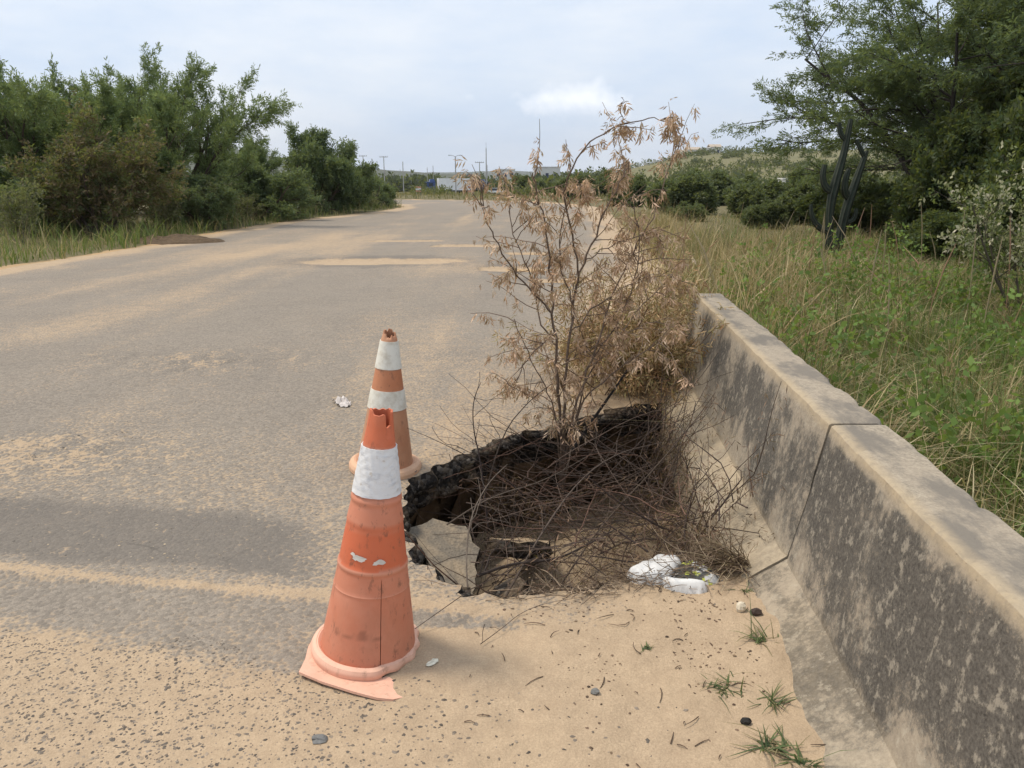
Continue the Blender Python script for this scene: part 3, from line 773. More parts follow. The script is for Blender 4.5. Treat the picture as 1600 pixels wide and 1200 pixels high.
def make_plant(name, seed, cfg, stems, H, r0, leaf, bark=(.10, .075, .055), lean=(0, 0), spread_a=(10, 40), crown_name='crown', leafmat='leaf', twig_sides=3):
    pl = Plant(seed)
    for s in range(stems):
        a = TAU * (s + pl.r.uniform(0, .6)) / stems; t = R(pl.r.uniform(*spread_a))
        d = norm(np.array((math.cos(a) * math.sin(t) + lean[0], math.sin(a) * math.sin(t) + lean[1], math.cos(t))))
        pl.branch(np.array((math.cos(a) * r0 * .8, math.sin(a) * r0 * .8, -.12)), d, H * pl.r.uniform(.8, 1.1), r0 * pl.r.uniform(.7, 1.1), 0, cfg)
    root = empty(name, (0, 0, 0))
    mb = MB()
    for pts, rad, lev in pl.br:
        mb.tube(pts, rad, 6 if lev == 0 else (4 if lev == 1 else twig_sides), np.array(bark) * pl.r.uniform(.8, 1.2))
    mb.build('trunk', M['bark'], root)
    P = []; D = []
    m_ = leaf['per']
    for pts, ds in pl.tw:
        n = len(ds)
        for q in range(m_):
            t = pl.r.uniform(leaf.get('from', .1), 1.0) * n; i = min(int(t), n - 1)
            P.append(pts[i] + (pts[i + 1] - pts[i]) * (t - i)); D.append(ds[i])
    P = np.array(P) + pl.r.normal(0, leaf.get('scat', .05), (len(P), 3)); D = np.array(D)
    ok = P[:, 2] > .05; P = P[ok]; D = D[ok]
    V, F, C = leaves(P, D, pl.r, leaf['k'], leaf['ls'], leaf['lw'], leaf.get('spread', .6), leaf.get('droop', .1), leaf['cols'], leaf.get('colj', .3))
    mesh_np(crown_name, V, F, M[leafmat], root, C)
    root['tris'] = len(F) * 2; del root['tris']
    return root
G1 = [(.13, .19, .078), (.175, .235, .098), (.11, .165, .074), (.21, .265, .12)]
G2 = [(.12, .165, .078), (.155, .20, .095), (.105, .15, .08)]
G3 = [(.10, .12, .05), (.13, .14, .07), (.08, .10, .045)]
GB = [(.17, .115, .07), (.20, .14, .085), (.12, .12, .055), (.14, .09, .06), (.10, .125, .05)]

# feathery thorn tree (left verge)
cfgA = [dict(jit=.09, up=.28, kids=10, ratio=.62, ang=(18, 52), taper=.25, **{'from': .18}), dict(jit=.10, up=.30, kids=8, ratio=.46, ang=(18, 48), taper=.3, **{'from': .22}), dict(jit=.13, up=.10, seg=.14)]
leafA = dict(per=24, k=6, ls=.080, lw=.020, spread=.55, droop=.06, cols=G1, scat=.045, **{'from': .0})
tA = make_plant('thorn_tree', 11, cfgA, 8, 3.0, .06, leafA, spread_a=(8, 58))
tag(tA, 'tallest feathery green thorn tree on the left verge', 'tree', 'trees along the left verge')
tA.location = (-10.3, 24.5, .1)
tA.scale = (1.2, 1.1, 1.34)
tA2 = clone(tA, (-13.4, 22.5, .1), 2.1, (1.2, 1.2, 1.28)); tag(tA2, 'feathery thorn tree at the left edge of the picture', 'tree')
tA3 = clone(tA, (-14.5, 29, .2), 4.0, (1.2, 1.2, 1.25)); tag(tA3, 'thorn tree half hidden behind the two leftmost verge trees', 'tree')
tA4 = clone(tA, (-10.6, 31.5, .1), 5.2, (.8, .8, .80)); tag(tA4, 'low thorn tree filling the gap behind the tallest left tree', 'tree')
# compact round tree
cfgB = [dict(jit=.10, up=.3, kids=8, ratio=.55, ang=(25, 65), **{'from': .15}), dict(jit=.14, up=.2, kids=8, ratio=.5, ang=(25, 65), **{'from': .15}), dict(jit=.15, up=.0, kids=4, ratio=.6, ang=(25, 65), **{'from': .2}), dict(jit=.2, up=-.05, seg=.15)]
leafB = dict(per=8, k=5, ls=.09, lw=.034, spread=.7, droop=.05, cols=G2 + [(.09, .135, .07)], scat=.06)
tB = make_plant('verge_tree', 12, cfgB, 7, 2.35, .06, leafB, spread_a=(10, 58))
tag(tB, 'rounded dark green tree standing alone near the bend on the left', 'tree', 'trees along the left verge'); tB.location = (-8.0, 33.5, .05); tB.scale = (1.05, 1, 1.24)
for loc, rz, s, lab in (((-9.0, 28.2, .05), 1.2, (.95, .95, .74), 'low green bush between the tallest and the round left trees'),
                        ((-7.3, 38.0, .0), 2.5, (.62, .7, .70), 'small green bush right of the round verge tree'),
                        ((-6.9, 41.0, .0), 4.2, (.55, .6, .48), 'last low green bush on the left before the bend'),
                        ((-8.9, 23.0, .05), 3.4, (.7, .7, .55), 'low green bush at the foot of the tallest left tree'),
                        ((-12.0, 20.3, .1), .4, (.9, .9, .62), 'green bush low at the left edge of the picture behind the brown shrub')):
    tag(clone(tB, loc, rz, s), lab, 'bush', 'bushes along the left verge')
# brown half-dry shrub
cfgC = [dict(jit=.12, up=.3, kids=8, ratio=.55, ang=(20, 55), **{'from': .2}), dict(jit=.15, up=.2, kids=7, ratio=.55, ang=(25, 60), **{'from': .15}), dict(jit=.18, up=.05, seg=.15)]
leafC = dict(per=16, k=4, ls=.085, lw=.032, spread=.7, droop=.15, cols=GB + [(.07, .09, .035)], scat=.06)
tC = make_plant('half_dry_shrub', 13, cfgC, 8, 2.1, .035, leafC, spread_a=(8, 50))
tag(tC, 'reddish brown half dry shrub in front of the left trees', 'shrub', 'shrubs along the left verge'); tC.location = (-10.1, 19.3, .05); tC.scale = (1.15, 1.0, 1.02)
# pale grey-green weeds along the verge
cfgD = [dict(jit=.10, up=.3, kids=6, ratio=.45, ang=(20, 50), **{'from': .25}), dict(jit=.15, up=.2, seg=.12)]
leafD = dict(per=14, k=3, ls=.06, lw=.03, spread=.7, droop=.05, cols=[(.16, .165, .09), (.20, .19, .12), (.11, .125, .055)], scat=.05)
tD = make_plant('pale_weed', 14, cfgD, 11, 1.05, .012, leafD, spread_a=(4, 36), bark=(.2, .17, .11))
tag(tD, 'pale grey green weed standing before the tallest left tree', 'weed', 'pale weeds along the left verge'); tD.location = (-9.3, 21.4, .05); tD.scale = (1.0, 1, 1.2)
for loc, rz, s, lab in (((-8.6, 22.9, .05), 1.0, (1.1, 1.1, 1.05), 'pale weed right of the pale weed before the tallest left tree'),
                        ((-10.6, 17.2, .05), 2.2, (.9, .9, 1.1), 'pale weed in front of the reddish brown left shrub'),
                        ((-8.0, 30.5, .05), 3.0, (.9, .9, .9), 'pale weed at the foot of the round verge tree'),
                        ((-6.6, 36.5, .0), 4.0, (1.0, 1.0, .8), 'pale weed near the bend left of the road'),
                        ((-8.9, 26.4, .0), 5.0, (.9, .9, .8), 'pale weed before the low bush in the left gap')):
    tag(clone(tD, loc, rz, s), lab, 'weed', 'pale weeds along the left verge')

# ---- right-hand thorn trees
cfgR = [dict(jit=.08, up=.10, kids=11, ratio=.62, ang=(30, 68), flat=.40, taper=.25, **{'from': .28}), dict(jit=.09, up=.10, kids=11, ratio=.42, ang=(22, 55), flat=.35, taper=.3, **{'from': .12}), dict(jit=.13, up=-.05, seg=.14)]
leafR = dict(per=28, k=6, ls=.072, lw=.018, spread=.5, droop=.12, cols=[(.085, .125, .06), (.11, .155, .072), (.072, .108, .058), (.135, .175, .08)], scat=.05, **{'from': .0})
tR = make_plant('large_thorn_tree', 21, cfgR, 6, 4.6, .075, leafR, spread_a=(6, 46), bark=(.06, .05, .042))
tag(tR, 'large dark feathery thorn tree reaching over the cactus on the right', 'tree', 'trees on the right'); tR.location = (10.6, 19.2, .2); tR.rotation_euler = (0, 0, .5); tR.scale = (1.5, 1.3, 1.35)
for loc, rz, s, lab in (((13.0, 15.0, .3), 2.4, (1.15, 1.15, 1.3), 'dark thorn tree at the right edge of the picture'),
                        ((15.0, 23.5, .3), 3.6, (1.2, 1.2, 1.25), 'tall thorn tree behind the others at the right'),
                        ((9.4, 10.6, .2), 5.1, (.62, .62, .80), 'nearer thorn tree overhanging the right edge of the picture'),
                        ((13.2, 20.5, .3), 1.3, (1.3, 1.3, 1.35), 'thorn tree in the middle of the dark canopy on the right')):
    tag(clone(tR, loc, rz, s), lab, 'tree', 'trees on the right')
leafU = dict(per=12, k=4, ls=.10, lw=.042, spread=.7, droop=.05, cols=[(.05, .08, .034), (.07, .10, .04), (.08, .095, .045)], scat=.07)
tU = make_plant('undergrowth_bush', 22, cfgB, 8, 1.7, .04, leafU, spread_a=(10, 60))
tag(tU, 'dark bush right of the cactus under the large thorn tree', 'bush', 'bushes under the right trees'); tU.location = (10.0, 17.2, .1); tU.scale = (1.1, 1.1, 1.25)
for loc, rz, s, lab in (((10.4, 14.4, .2), 1.5, (1.2, 1.2, 1.7), 'dark bush under the trees behind the pale leaved shrub'),
                        ((8.7, 13.0, .1), 2.6, (.95, .95, 1.25), 'low dark bush between the cactus and the pale leaved shrub'),  # enlarged to bring more shade under the trees
                        ((11.9, 17.6, .2), 3.3, (1.5, 1.5, 1.9), 'dark bush deep in the shade behind the large thorn tree'),
                        ((9.2, 21.5, .1), .7, (.9, .9, .6), 'low dark bush behind the cactus'),
                        ((8.9, 9.0, .1), 4.3, (.8, .8, .75), 'dark bush at the right edge behind the tall grass'),
                        ((7.6, 13.6, .0), 5.5, (.6, .6, .42), 'small dark bush just right of the cactus foot'), ((7.7, 11.0, .0), 1.0, (.8, .8, .85), 'low dark bush added for shade left of the pale leaved shrub')):  # last low bush added and enlarged to darken the ground under the trees
    tag(clone(tU, loc, rz, s), lab, 'bush', 'bushes under the right trees')
# pale-leaved shrub at the right edge
leafP = dict(per=9, k=3, ls=.05, lw=.026, spread=.8, droop=.0, cols=[(.42, .40, .26), (.50, .46, .34), (.25, .27, .13), (.10, .13, .05), (.08, .11, .045)], scat=.05, colj=.3)
cfgP = [dict(jit=.10, up=.3, kids=7, ratio=.42, ang=(25, 60), **{'from': .3}), dict(jit=.15, up=.15, kids=4, ratio=.5, ang=(25, 60), **{'from': .2}), dict(jit=.15, up=.1, seg=.10)]
tP = make_plant('pale_leaved_shrub', 23, cfgP, 8, 1.55, .018, leafP, spread_a=(5, 34), bark=(.12, .10, .07))
tag(tP, 'shrub with cream coloured leaves at the right edge of the picture', 'shrub'); tP.location = (5.35, 8.1, -.05); tP.scale = (.85, .85, 1.03)

# ---- bushes on the right beyond the dry grass
leafM = dict(per=12, k=4, ls=.10, lw=.05, spread=.7, droop=.05, cols=[(.09, .12, .06), (.12, .15, .075), (.075, .10, .052), (.15, .165, .09)], scat=.07)
tM = make_plant('roadside_bush', 24, cfgB, 8, 1.25, .03, leafM, spread_a=(15, 68))
tag(tM, 'dense grey green bush right of the road before the bend', 'bush', 'bushes right of the road'); tM.location = (7.0, 33, 0); tM.scale = (1.25, 1.1, 1.02)
for k, (loc, rz, s, lab) in enumerate([((9.2, 30.5, 0), 1.1, (1.1, 1.0, .95), 'green bush just right of the dense grey green roadside bush'),
        ((9.8, 25.6, 0), 2.0, (1.0, 1.0, .8), 'pale green bush left of the cactus'), ((12.6, 32, 0), 3.0, (1.3, 1.2, .95), 'wide green bush far behind the cactus'),
        ((6.4, 41, 0), 4.1, (1.1, 1.1, .95), 'bush at the outer side of the bend'), ((10.5, 44, 0), 5.3, (1.5, 1.4, 1.1), 'large bush behind the dense roadside bushes'),
        ((4.5, 58, 0), .4, (1.4, 1.3, 1.1), 'bush beyond the bend behind the dry branches'), ((8.5, 66, 0), 1.9, (1.8, 1.6, 1.25), 'far bush beyond the bend on the right'),
        ((14, 58, 0), 2.9, (2.0, 1.8, 1.25), 'broad bush on the flat before the hill'), ((1.6, 76, -.2), 3.7, (1.6, 1.5, 1.15), 'bush beyond the bend left of the dry branches'),
        ((19, 46, 0), 4.9, (1.8, 1.6, 1.2), 'bush below the hill between the cactus and the road'), ((7.4, 23.5, 0), .3, (.55, .6, .5), 'small shrub alone in the dry grass left of the cactus'), ((6.0, 27.0, 0), 1.7, (.5, .55, .4), 'small shrub beside the right road edge before the dense bush'),
        ((10.8, 27.5, 0), 2.7, (.8, .7, .6), 'green shrub between the pale green bush and the hut'), ((14.5, 38, 0), 3.9, (1.4, 1.2, 1.25), 'tall bush breaking the line of bushes below the hill'),
        ((3.0, 118, -1.2), .9, (2.4, 2.2, 1.5), 'far bush before the white building')]):
    tag(clone(tM, loc, rz, s), lab, 'bush', 'bushes right of the road')
# far scrub on the hillside and the wood beyond the highway: masses
def scrub(name, pts, seed, cols, ls, lw, label, cat, per=70):
    r = np.random.default_rng(seed); P = []; D = []
    for x, y, z, rx, rz_ in pts:
        q = r.normal(0, 1, (per, 3)); q /= np.linalg.norm(q, axis=1, keepdims=True); q[:, 2] = np.abs(q[:, 2])
        rad = r.uniform(.45, 1.05, (per, 1)) ** .5
        P.append(np.array((x, y, z)) + q * rad * np.array((rx, rx, rz_)) * (1 + .25 * np.sin(q[:, :1] * 5 + x))); D.append(q)
    P = np.concatenate(P); D = np.concatenate(D)
    V, F, C = leaves(P, D, r, 3, ls, lw, .8, 0, cols, .3)
    return tag(mesh_np(name, V, F, M['leaf'], None, C), label, cat, kind='stuff')
r = np.random.default_rng(77)
pts = []
for i in range(520):
    y = r.uniform(85, 420); a = r.uniform(.03, .62); x = a * y
    s = r.uniform(.5, 1.7) * (1 + y / 500); 
    if fbm(np.array([x * .03]), np.array([y * .03]), 121)[0] < .42: continue
    pts.append((x, y, float(terrain(x, y)) - .2, s * 1.3, s))
scrub('hillside_scrub', pts, 78, [(.07, .085, .04), (.09, .10, .05), (.055, .07, .035), (.13, .125, .065)], .75, .42, 'scattered green scrub covering the hillside on the right', 'scrub', 46)
pts = []
for i in range(330):
    x = r.uniform(-190, 30); y = r.uniform(235, 330)
    pts.append((x, y, float(terrain(x, y)) - .3, r.uniform(2.5, 5), r.uniform(2.2, 4.2) * (1 + .3 * (x < -60))))
scrub('far_wood', pts, 79, [(.05, .065, .035), (.065, .08, .042), (.045, .055, .035)], 1.2, .7, 'dark far-off wood behind the highway poles', 'wood', 60)
pts = []
for i in range(260):
    x = r.uniform(-40, 30); y = r.uniform(60, 165)
    if road_sd(np.array([x]), np.array([y]))[0] < 1.5: continue
    if x < .12 * y - 8 and y > 75 and r.uniform() < .35: continue
    s = r.uniform(.25, .7); pts.append((x, y, float(terrain(x, y)) - .05, s * 1.6, s))
scrub('low_scrub', pts, 80, [(.10, .11, .05), (.15, .14, .07), (.075, .085, .04)], .28, .12, 'low scrub between the bend and the highway', 'scrub', 60)

# ---- grasses (uncountable)
def grass(name, xy, seed, hmin, hmax, wd, cols, label, bend=.5, zf=None, cw=None, lean=None):
    r = np.random.default_rng(seed); n = len(xy); x, y = xy[:, 0], xy[:, 1]
    z = zf(x, y)
    a = r.uniform(0, TAU, n); h = r.uniform(hmin, hmax, n) * (.25 + 1.5 * fbm(x * 1.1, y * 1.1, seed + 3, 3) ** 1.3); w_ = wd * r.uniform(.6, 1.4, n)
    if lean is not None: a = lean + r.normal(0, 1.0, n)
    b = np.abs(r.normal(0, bend, n)) * h + .05 * h
    dx, dy = np.cos(a), np.sin(a); px, py = -np.sin(a + r.normal(0, .8, n)), np.cos(a)
    T = [0, .38, .74, 1.0]; W = [1.0, .85, .5, .06]
    V = np.zeros((n, 4, 2, 3))
    for k, (t, ww) in enumerate(zip(T, W)):
        cx_ = x + dx * b * t ** 2; cy_ = y + dy * b * t ** 2; cz_ = z + h * (t - .28 * (b / h).clip(0, 1.4) * t ** 2.2)
        V[:, k, 0] = np.stack([cx_ - px * w_ * ww / 2, cy_ - py * w_ * ww / 2, cz_], 1)
        V[:, k, 1] = np.stack([cx_ + px * w_ * ww / 2, cy_ + py * w_ * ww / 2, cz_], 1)
    i = np.arange(n)[:, None] * 8; k = np.arange(3)[None, :] * 2
    F = np.stack([i + k, i + k + 1, i + k + 3, i + k + 2], -1).reshape(-1, 4)
    cols = np.array(cols); cw_ = cw(x, y) if cw else np.ones((n, len(cols))) / len(cols)
    cum = np.cumsum(cw_, 1); u = r.uniform(0, 1, (n, 1)) * cum[:, -1:]; ci = (u > cum).sum(1).clip(0, len(cols) - 1)
    c = cols[ci] * (1 + r.uniform(-.3, .3, (n, 1)))
    C = np.repeat(c[:, None, :], 8, 1).reshape(-1, 3)
    return tag(mesh_np(name, V.reshape(-1, 3), F, M['grass'], None, C), label, 'grass', kind='stuff')
def scatter(n, x0, x1, y0, y1, seed, dens=None, ok=None):
    r = np.random.default_rng(seed); x = r.uniform(x0, x1, n); y = r.uniform(y0, y1, n); k = np.ones(n, bool)
    if ok is not None: k &= ok(x, y)
    if dens is not None: k &= r.uniform(0, 1, n) < dens(x, y)
    return np.stack([x[k], y[k]], 1)
def gz(x, y):
    q = road_sd(x, y); z = terrain(x, y) * sstep(0, 2.0, q) + .02 * sstep(6, 0, q)
    return np.where((x > bar_x(y) + .13) & (y < 7) & (q < 1.5), np.minimum(z, -.10), z) - .03
GC = [(.115, .17, .042), (.16, .215, .058), (.08, .122, .034), (.39, .31, .15), (.30, .235, .115), (.48, .39, .21)]
def cwr(x, y):
    g = sstep(.35, .62, fbm(x * .55, y * .55, 131)) + .35 * sstep(6, 3, y)
    g = g + .35 * sstep(3.2, 5.0, x); g = g * sstep(22, 7, y) * (1 - .8 * sstep(7, 13, y) * sstep(6.5, 3, x))
    dry = 1 - g
    dry = np.clip(dry, .05, 1) * .72; return np.stack([g + .12, g * .8 + .08, g * .8 + .30 + .7 * sstep(4.5, 6.5, x) * sstep(7, 10, y), dry * .7 + .25, dry * .8 + .25, dry * .4 + .1], 1)  # more dark blades toward the right trees: tree shade put into the colour
notroad = lambda x, y: (road_sd(x, y) > .15) & ((x > bar_x(y) + .42) | (y > 5.9)) 
grass('near_meadow_grass', scatter(60000, 1.2, 7.5, .6, 9.5, 141, lambda x, y: sstep(9.5, 4.5, y) * .85 + .15, notroad), 142, .16, .48, .0065, GC, 'tangled green and straw coloured grass behind the concrete barrier', 1.0, gz, cwr)
grass('fallen_straw', scatter(16000, 1.3, 8.5, .8, 12, 151, lambda x, y: .3 + .7 * sstep(.4, .65, fbm(x * .8, y * .8, 152)), notroad), 153, .12, .34, .006, [(.44, .36, .20), (.36, .28, .15), (.50, .42, .26)], 'bleached fallen straw lying over the grass behind the barrier', 2.2, lambda x, y: gz(x, y) + .16, None)
grass('meadow_grass', scatter(56000, 1.5, 17, 7.5, 32, 143, lambda x, y: .25 + .75 * sstep(26, 8, y), notroad), 144, .16, .50, .012, GC, 'mixed dry and green grass between the road and the right trees', .95, gz, cwr)
def cwd(x, y): return np.tile((.06, .05, .1, .5, .5, .4), (len(x), 1))
grass('dry_verge_grass', scatter(17000, 1.3, 6.2, 6.0, 24, 145, lambda x, y: np.exp(-((x - 2.0 - .09 * (y - 6) - .4) / .7) ** 2), lambda x, y: road_sd(x, y) > -.15), 146, .28, .85, .009, [(.20, .19, .08), (.24, .21, .1), (.14, .13, .05), (.46, .33, .17), (.36, .25, .13), (.52, .40, .23)], 'golden dry grass lining the right edge of the road', .55, gz, cwd)
def cwl(x, y):
    g = sstep(.3, .7, fbm(x * .4, y * .4, 151)); return np.stack([g + .35, g * .8 + .3, g * .3 + .35, 1.0 - g * .7, .8 - g * .5, .35 - .2 * g], 1)
lz = lambda x, y: terrain(x, y) * sstep(0, 2, road_sd(x, y)) - .02
grass('left_verge_grass', scatter(64000, -19, -4.8, 11, 44, 147, lambda x, y: np.exp(-np.clip(road_sd(x, y) - .5, 0, 99) / 2.6) * (.35 + .65 * sstep(34, 14, y)), lambda x, y: (road_sd(x, y) > .12 + .5 * (fbm(x * .9, y * .9, 51) - .5))), 148, .16, .62, .014, GC, 'green and straw grass along the left edge of the road', .45, lz, cwl)
grass('far_grass', scatter(26000, -30, 34, 48, 120, 149, None, lambda x, y: road_sd(x, y) > .4), 150, .15, .45, .05, [(.13, .13, .055), (.20, .175, .08), (.10, .105, .045), (.28, .22, .11), (.24, .19, .10), (.33, .26, .14)], 'dry grass on the flat beyond the bend', .4, lambda x, y: terrain(x, y) - .03, None)
rt = np.random.default_rng(171); ctr = np.stack([rt.uniform(1.7, 8.5, 230), rt.uniform(2.2, 17, 230)], 1)
ctr = ctr[notroad(ctr[:, 0], ctr[:, 1]) & (ctr[:, 0] > bar_x(ctr[:, 1]) + .55)]
tp = np.repeat(ctr, 85, 0) + rt.normal(0, .085, (len(ctr) * 85, 2))
tcol = np.repeat(rt.integers(0, 3, len(ctr)), 85)
def cwt(x, y):
    w3 = np.zeros((len(x), 6)) + .06; w3[tcol == 0, 3:] += .5; w3[tcol == 1, :3] += .5; w3[tcol == 2, 2] += .5; w3[tcol == 2, 4] += .5; return w3
grass('grass_tussocks', tp, 172, .25, .66, .0075, [(.12, .165, .05), (.16, .20, .065), (.075, .10, .035), (.44, .35, .19), (.30, .22, .115), (.36, .24, .13)], 'arching tussocks of dry and green grass standing out of the meadow', .8, gz, cwt)
# broad-leaved green weeds among the grass behind the barrier
r = np.random.default_rng(161); P = []
for k in range(60):
    cx_, cy_ = (r.uniform(1.9, 5.6), r.uniform(3.2, 11.5)); hh = r.uniform(.25, .6)
    if cx_ < bar_x(cy_) + .75: cx_ += .9
    for q in range(60):
        P.append((cx_ + r.normal(0, .14), cy_ + r.normal(0, .14), float(gz(np.array([cx_]), np.array([cy_]))[0]) + abs(r.normal(hh * .6, hh * .35))))
P = np.array(P); V, F, C = leaves(P, r.normal(0, 1, P.shape) + np.array((0, 0, .4)), r, 3, .055, .034, .5, 0, [(.14, .22, .05), (.19, .28, .07), (.10, .17, .04)], .25)
tag(mesh_np('broad_leaved_weeds', V, F, M['leaf'], None, C), 'fresh green broad leaved weeds scattered through the meadow grass', 'weeds', kind='stuff')
# tall pale seed stalks
mb = MB()
for k in range(46):
    x = r.uniform(1.9, 6.0); y = r.uniform(6, 15)
    if road_sd(np.array([x]), np.array([y]))[0] < .3: continue
    h = r.uniform(.6, 1.15); l = r.normal(0, .16, 2); z = float(terrain(x, y))
    pts = [(x + l[0] * t ** 2, y + l[1] * t ** 2, z + h * t) for t in (0, .4, .75, 1)]
    mb.tube(pts, [.006, .005, .008, .003], 3, (.40, .31, .19) if r.uniform() < .6 else (.42, .25, .16))
tag(mb.build('seed_stalks', M['grass']), 'tall pale seed stalks rising from the meadow grass', 'grass', kind='stuff')

# ================================================================== cactus
def cactus_limb(mb, pts, rad, ribs=6):
    pts = chaikin(pts, 2); n = len(pts); rad = np.interp(np.linspace(0, 1, n), np.linspace(0, 1, len(rad)), rad)
    T = np.gradient(pts, axis=0); T /= np.linalg.norm(T, axis=1, keepdims=True)
    U = np.cross(T, np.array((.2, .95, .1))); U /= np.linalg.norm(U, axis=1, keepdims=True); W = np.cross(T, U)
    sides = ribs * 4; a = np.arange(sides) * TAU / sides; rr = 1 + .22 * np.cos(a * ribs)
    V = pts[:, None] + (rad[:, None] * rr[None])[:, :, None] * (np.cos(a)[None, :, None] * U[:, None] + np.sin(a)[None, :, None] * W[:, None])
    i = np.arange(n - 1)[:, None]; j = np.arange(sides)[None]; j2 = (j + 1) % sides
    F = np.stack([i * sides + j, i * sides + j2, (i + 1) * sides + j2, (i + 1) * sides + j], -1).reshape(-1, 4)
    col = np.where((np.cos(a * ribs) > .6)[None, :, None], np.array((.07, .072, .052)), np.array((.024, .034, .022)))  # lit rib crests and shaded grooves put into the skin colour
    mb.add(V.reshape(-1, 3), F, np.broadcast_to(col, V.shape).reshape(-1, 3))
cac = tag(empty('columnar_cactus', (5.78, 14.2, .12)), 'dark columnar cactus with upturned arms before the right trees', 'cactus'); cac.scale = (1.02, 1.02, 1.13)
K = 14.2 / 1220 * .985
def cp(u, v, dy=0): return ((u - 1305) * K, dy, (362 - v) * K + .06)
M['cactus'] = mat_vcol('cactus_skin', .6, 12, .4)
def limb(pts, rad, name):
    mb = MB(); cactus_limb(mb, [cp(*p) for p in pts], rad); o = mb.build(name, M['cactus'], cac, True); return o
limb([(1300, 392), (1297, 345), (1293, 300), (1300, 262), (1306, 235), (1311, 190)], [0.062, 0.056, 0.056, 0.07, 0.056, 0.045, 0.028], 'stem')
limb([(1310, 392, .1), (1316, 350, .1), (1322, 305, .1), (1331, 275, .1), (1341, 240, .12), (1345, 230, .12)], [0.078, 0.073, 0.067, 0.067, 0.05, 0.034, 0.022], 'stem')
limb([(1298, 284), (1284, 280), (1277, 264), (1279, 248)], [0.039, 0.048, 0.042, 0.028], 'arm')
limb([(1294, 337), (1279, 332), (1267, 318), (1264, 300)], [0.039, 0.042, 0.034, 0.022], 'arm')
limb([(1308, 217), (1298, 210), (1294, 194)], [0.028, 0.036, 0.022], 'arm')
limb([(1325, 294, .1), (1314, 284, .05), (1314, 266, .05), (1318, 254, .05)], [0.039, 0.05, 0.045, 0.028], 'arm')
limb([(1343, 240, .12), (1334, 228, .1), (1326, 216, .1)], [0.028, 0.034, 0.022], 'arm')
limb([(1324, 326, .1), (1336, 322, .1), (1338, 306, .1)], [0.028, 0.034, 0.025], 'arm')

# ================================================================== dry bush in the hole
def Qp(u, v, Y):
    th = R(14.8); a = (u - 800) / 1220; b = -(v - 600) / 1220
    dy = math.cos(th) + b * math.sin(th); dz = -math.sin(th) + b * math.cos(th); t = Y / dy
    return np.array((a * t, Y, 1.44 + dz * t))
r = np.random.default_rng(201)
dry = tag(empty('dry_bush', (.30, 4.42, -.45)), 'tall dead bush with papery brown leaves growing out of the hole', 'bush')
mbb = MB(); LP = []; LD = []
DB = np.array((.30, 4.42, -.45))
TW = (.165, .118, .086)
def dstem(ctrl, r0, r1_, nsub, sub=(.18, .45), leafn=8, c=TW):
    pts = chaikin([np.array(p) for p in ctrl], 2); n = len(pts)
    pts = pts + np.concatenate([[np.zeros(3)], r.normal(0, .006, (n - 1, 3))])
    r0 *= .8; rad = np.linspace(r0, r1_, n); mbb.tube(pts - DB, rad, 6, np.array(c) * r.uniform(.8, 1.3))
    for q in range(nsub):
        t = r.uniform(.18, 1.0) * (n - 1); i = min(int(t), n - 2); p = pts[i] + (pts[i + 1] - pts[i]) * (t - i)
        d = norm(pts[i + 1] - pts[i]); ax = norm(np.cross(d, r.normal(0, 1, 3))); an = R(r.uniform(25, 65))
        d = norm(d * math.cos(an) + ax * math.sin(an)); L = r.uniform(*sub); tw = [p]
        for k in range(5):
            d = norm(d + r.normal(0, .16, 3) + np.array((0, 0, -.05))); p = p + d * L / 5; tw.append(p)
        tw = np.array(tw); mbb.tube(tw - DB, np.linspace(max(rad[i] * .45, .003), .0012, 6), 4, np.array(c) * r.uniform(.9, 1.6))
        for k in range(leafn):
            tt = r.uniform(.25, 1.0) * 5; j = min(int(tt), 4); LP.append(tw[j] + (tw[j + 1] - tw[j]) * (tt - j)); LD.append((tw[j + 1] - tw[j]) * .5)
    return pts
Qs = lambda L, Y0, Y1: [Qp(u, v, Y0 + (Y1 - Y0) * i / (len(L) - 1)) for i, (u, v) in enumerate(L)]
base = np.array((.30, 4.40, -.45))
dstem([base] + Qs([(876, 640), (869, 560), (865, 480), (858, 410), (848, 340), (832, 270)], 4.40, 4.25), .013, .003, 20)
dstem([base] + Qs([(882, 640), (888, 540), (897, 465), (915, 405), (940, 345), (965, 290), (985, 255)], 4.42, 4.5), .012, .003, 20)
dstem(Qs([(897, 465), (905, 420), (885, 330), (880, 285), (915, 225), (960, 195), (1010, 183), (1042, 187)], 4.44, 4.2), .008, .002, 13, (.08, .22), 7)
dstem(Qs([(862, 490), (830, 455), (795, 415), (768, 365), (755, 320), (748, 285)], 4.36, 4.1), .007, .002, 9, (.1, .3), 8)
dstem([base] + Qs([(893, 645), (915, 590), (940, 520), (955, 455), (985, 400), (1015, 350), (1040, 270), (1062, 225)], 4.40, 4.75), .010, .002, 16, (.12, .35), 8)
dstem(Qs([(880, 570), (920, 545), (975, 520), (1030, 500)], 4.41, 4.6), .006, .002, 10, (.15, .35), 8)
dstem(Qs([(866, 520), (840, 545), (815, 575), (800, 610)], 4.38, 4.1), .006, .002, 8, (.12, .3), 8)
dstem(Qs([(870, 545), (845, 500), (830, 430), (800, 370), (795, 320)], 4.38, 4.55), .007, .002, 12, (.15, .35), 8)
dstem(Qs([(890, 520), (930, 480), (990, 440), (1040, 430)], 4.42, 4.7), .006, .002, 10, (.15, .35), 8)
dstem(Qs([(893, 470), (870, 400), (880, 330), (905, 290)], 4.43, 4.35), .006, .002, 12, (.12, .32), 8)
dstem(Qs([(915, 405), (955, 385), (1005, 365), (1045, 355)], 4.5, 4.6), .005, .002, 8, (.12, .3), 7)
dstem(Qs([(975, 192), (968, 165), (975, 152)], 4.25, 4.22), .003, .001, 2, (.04, .08), 3)
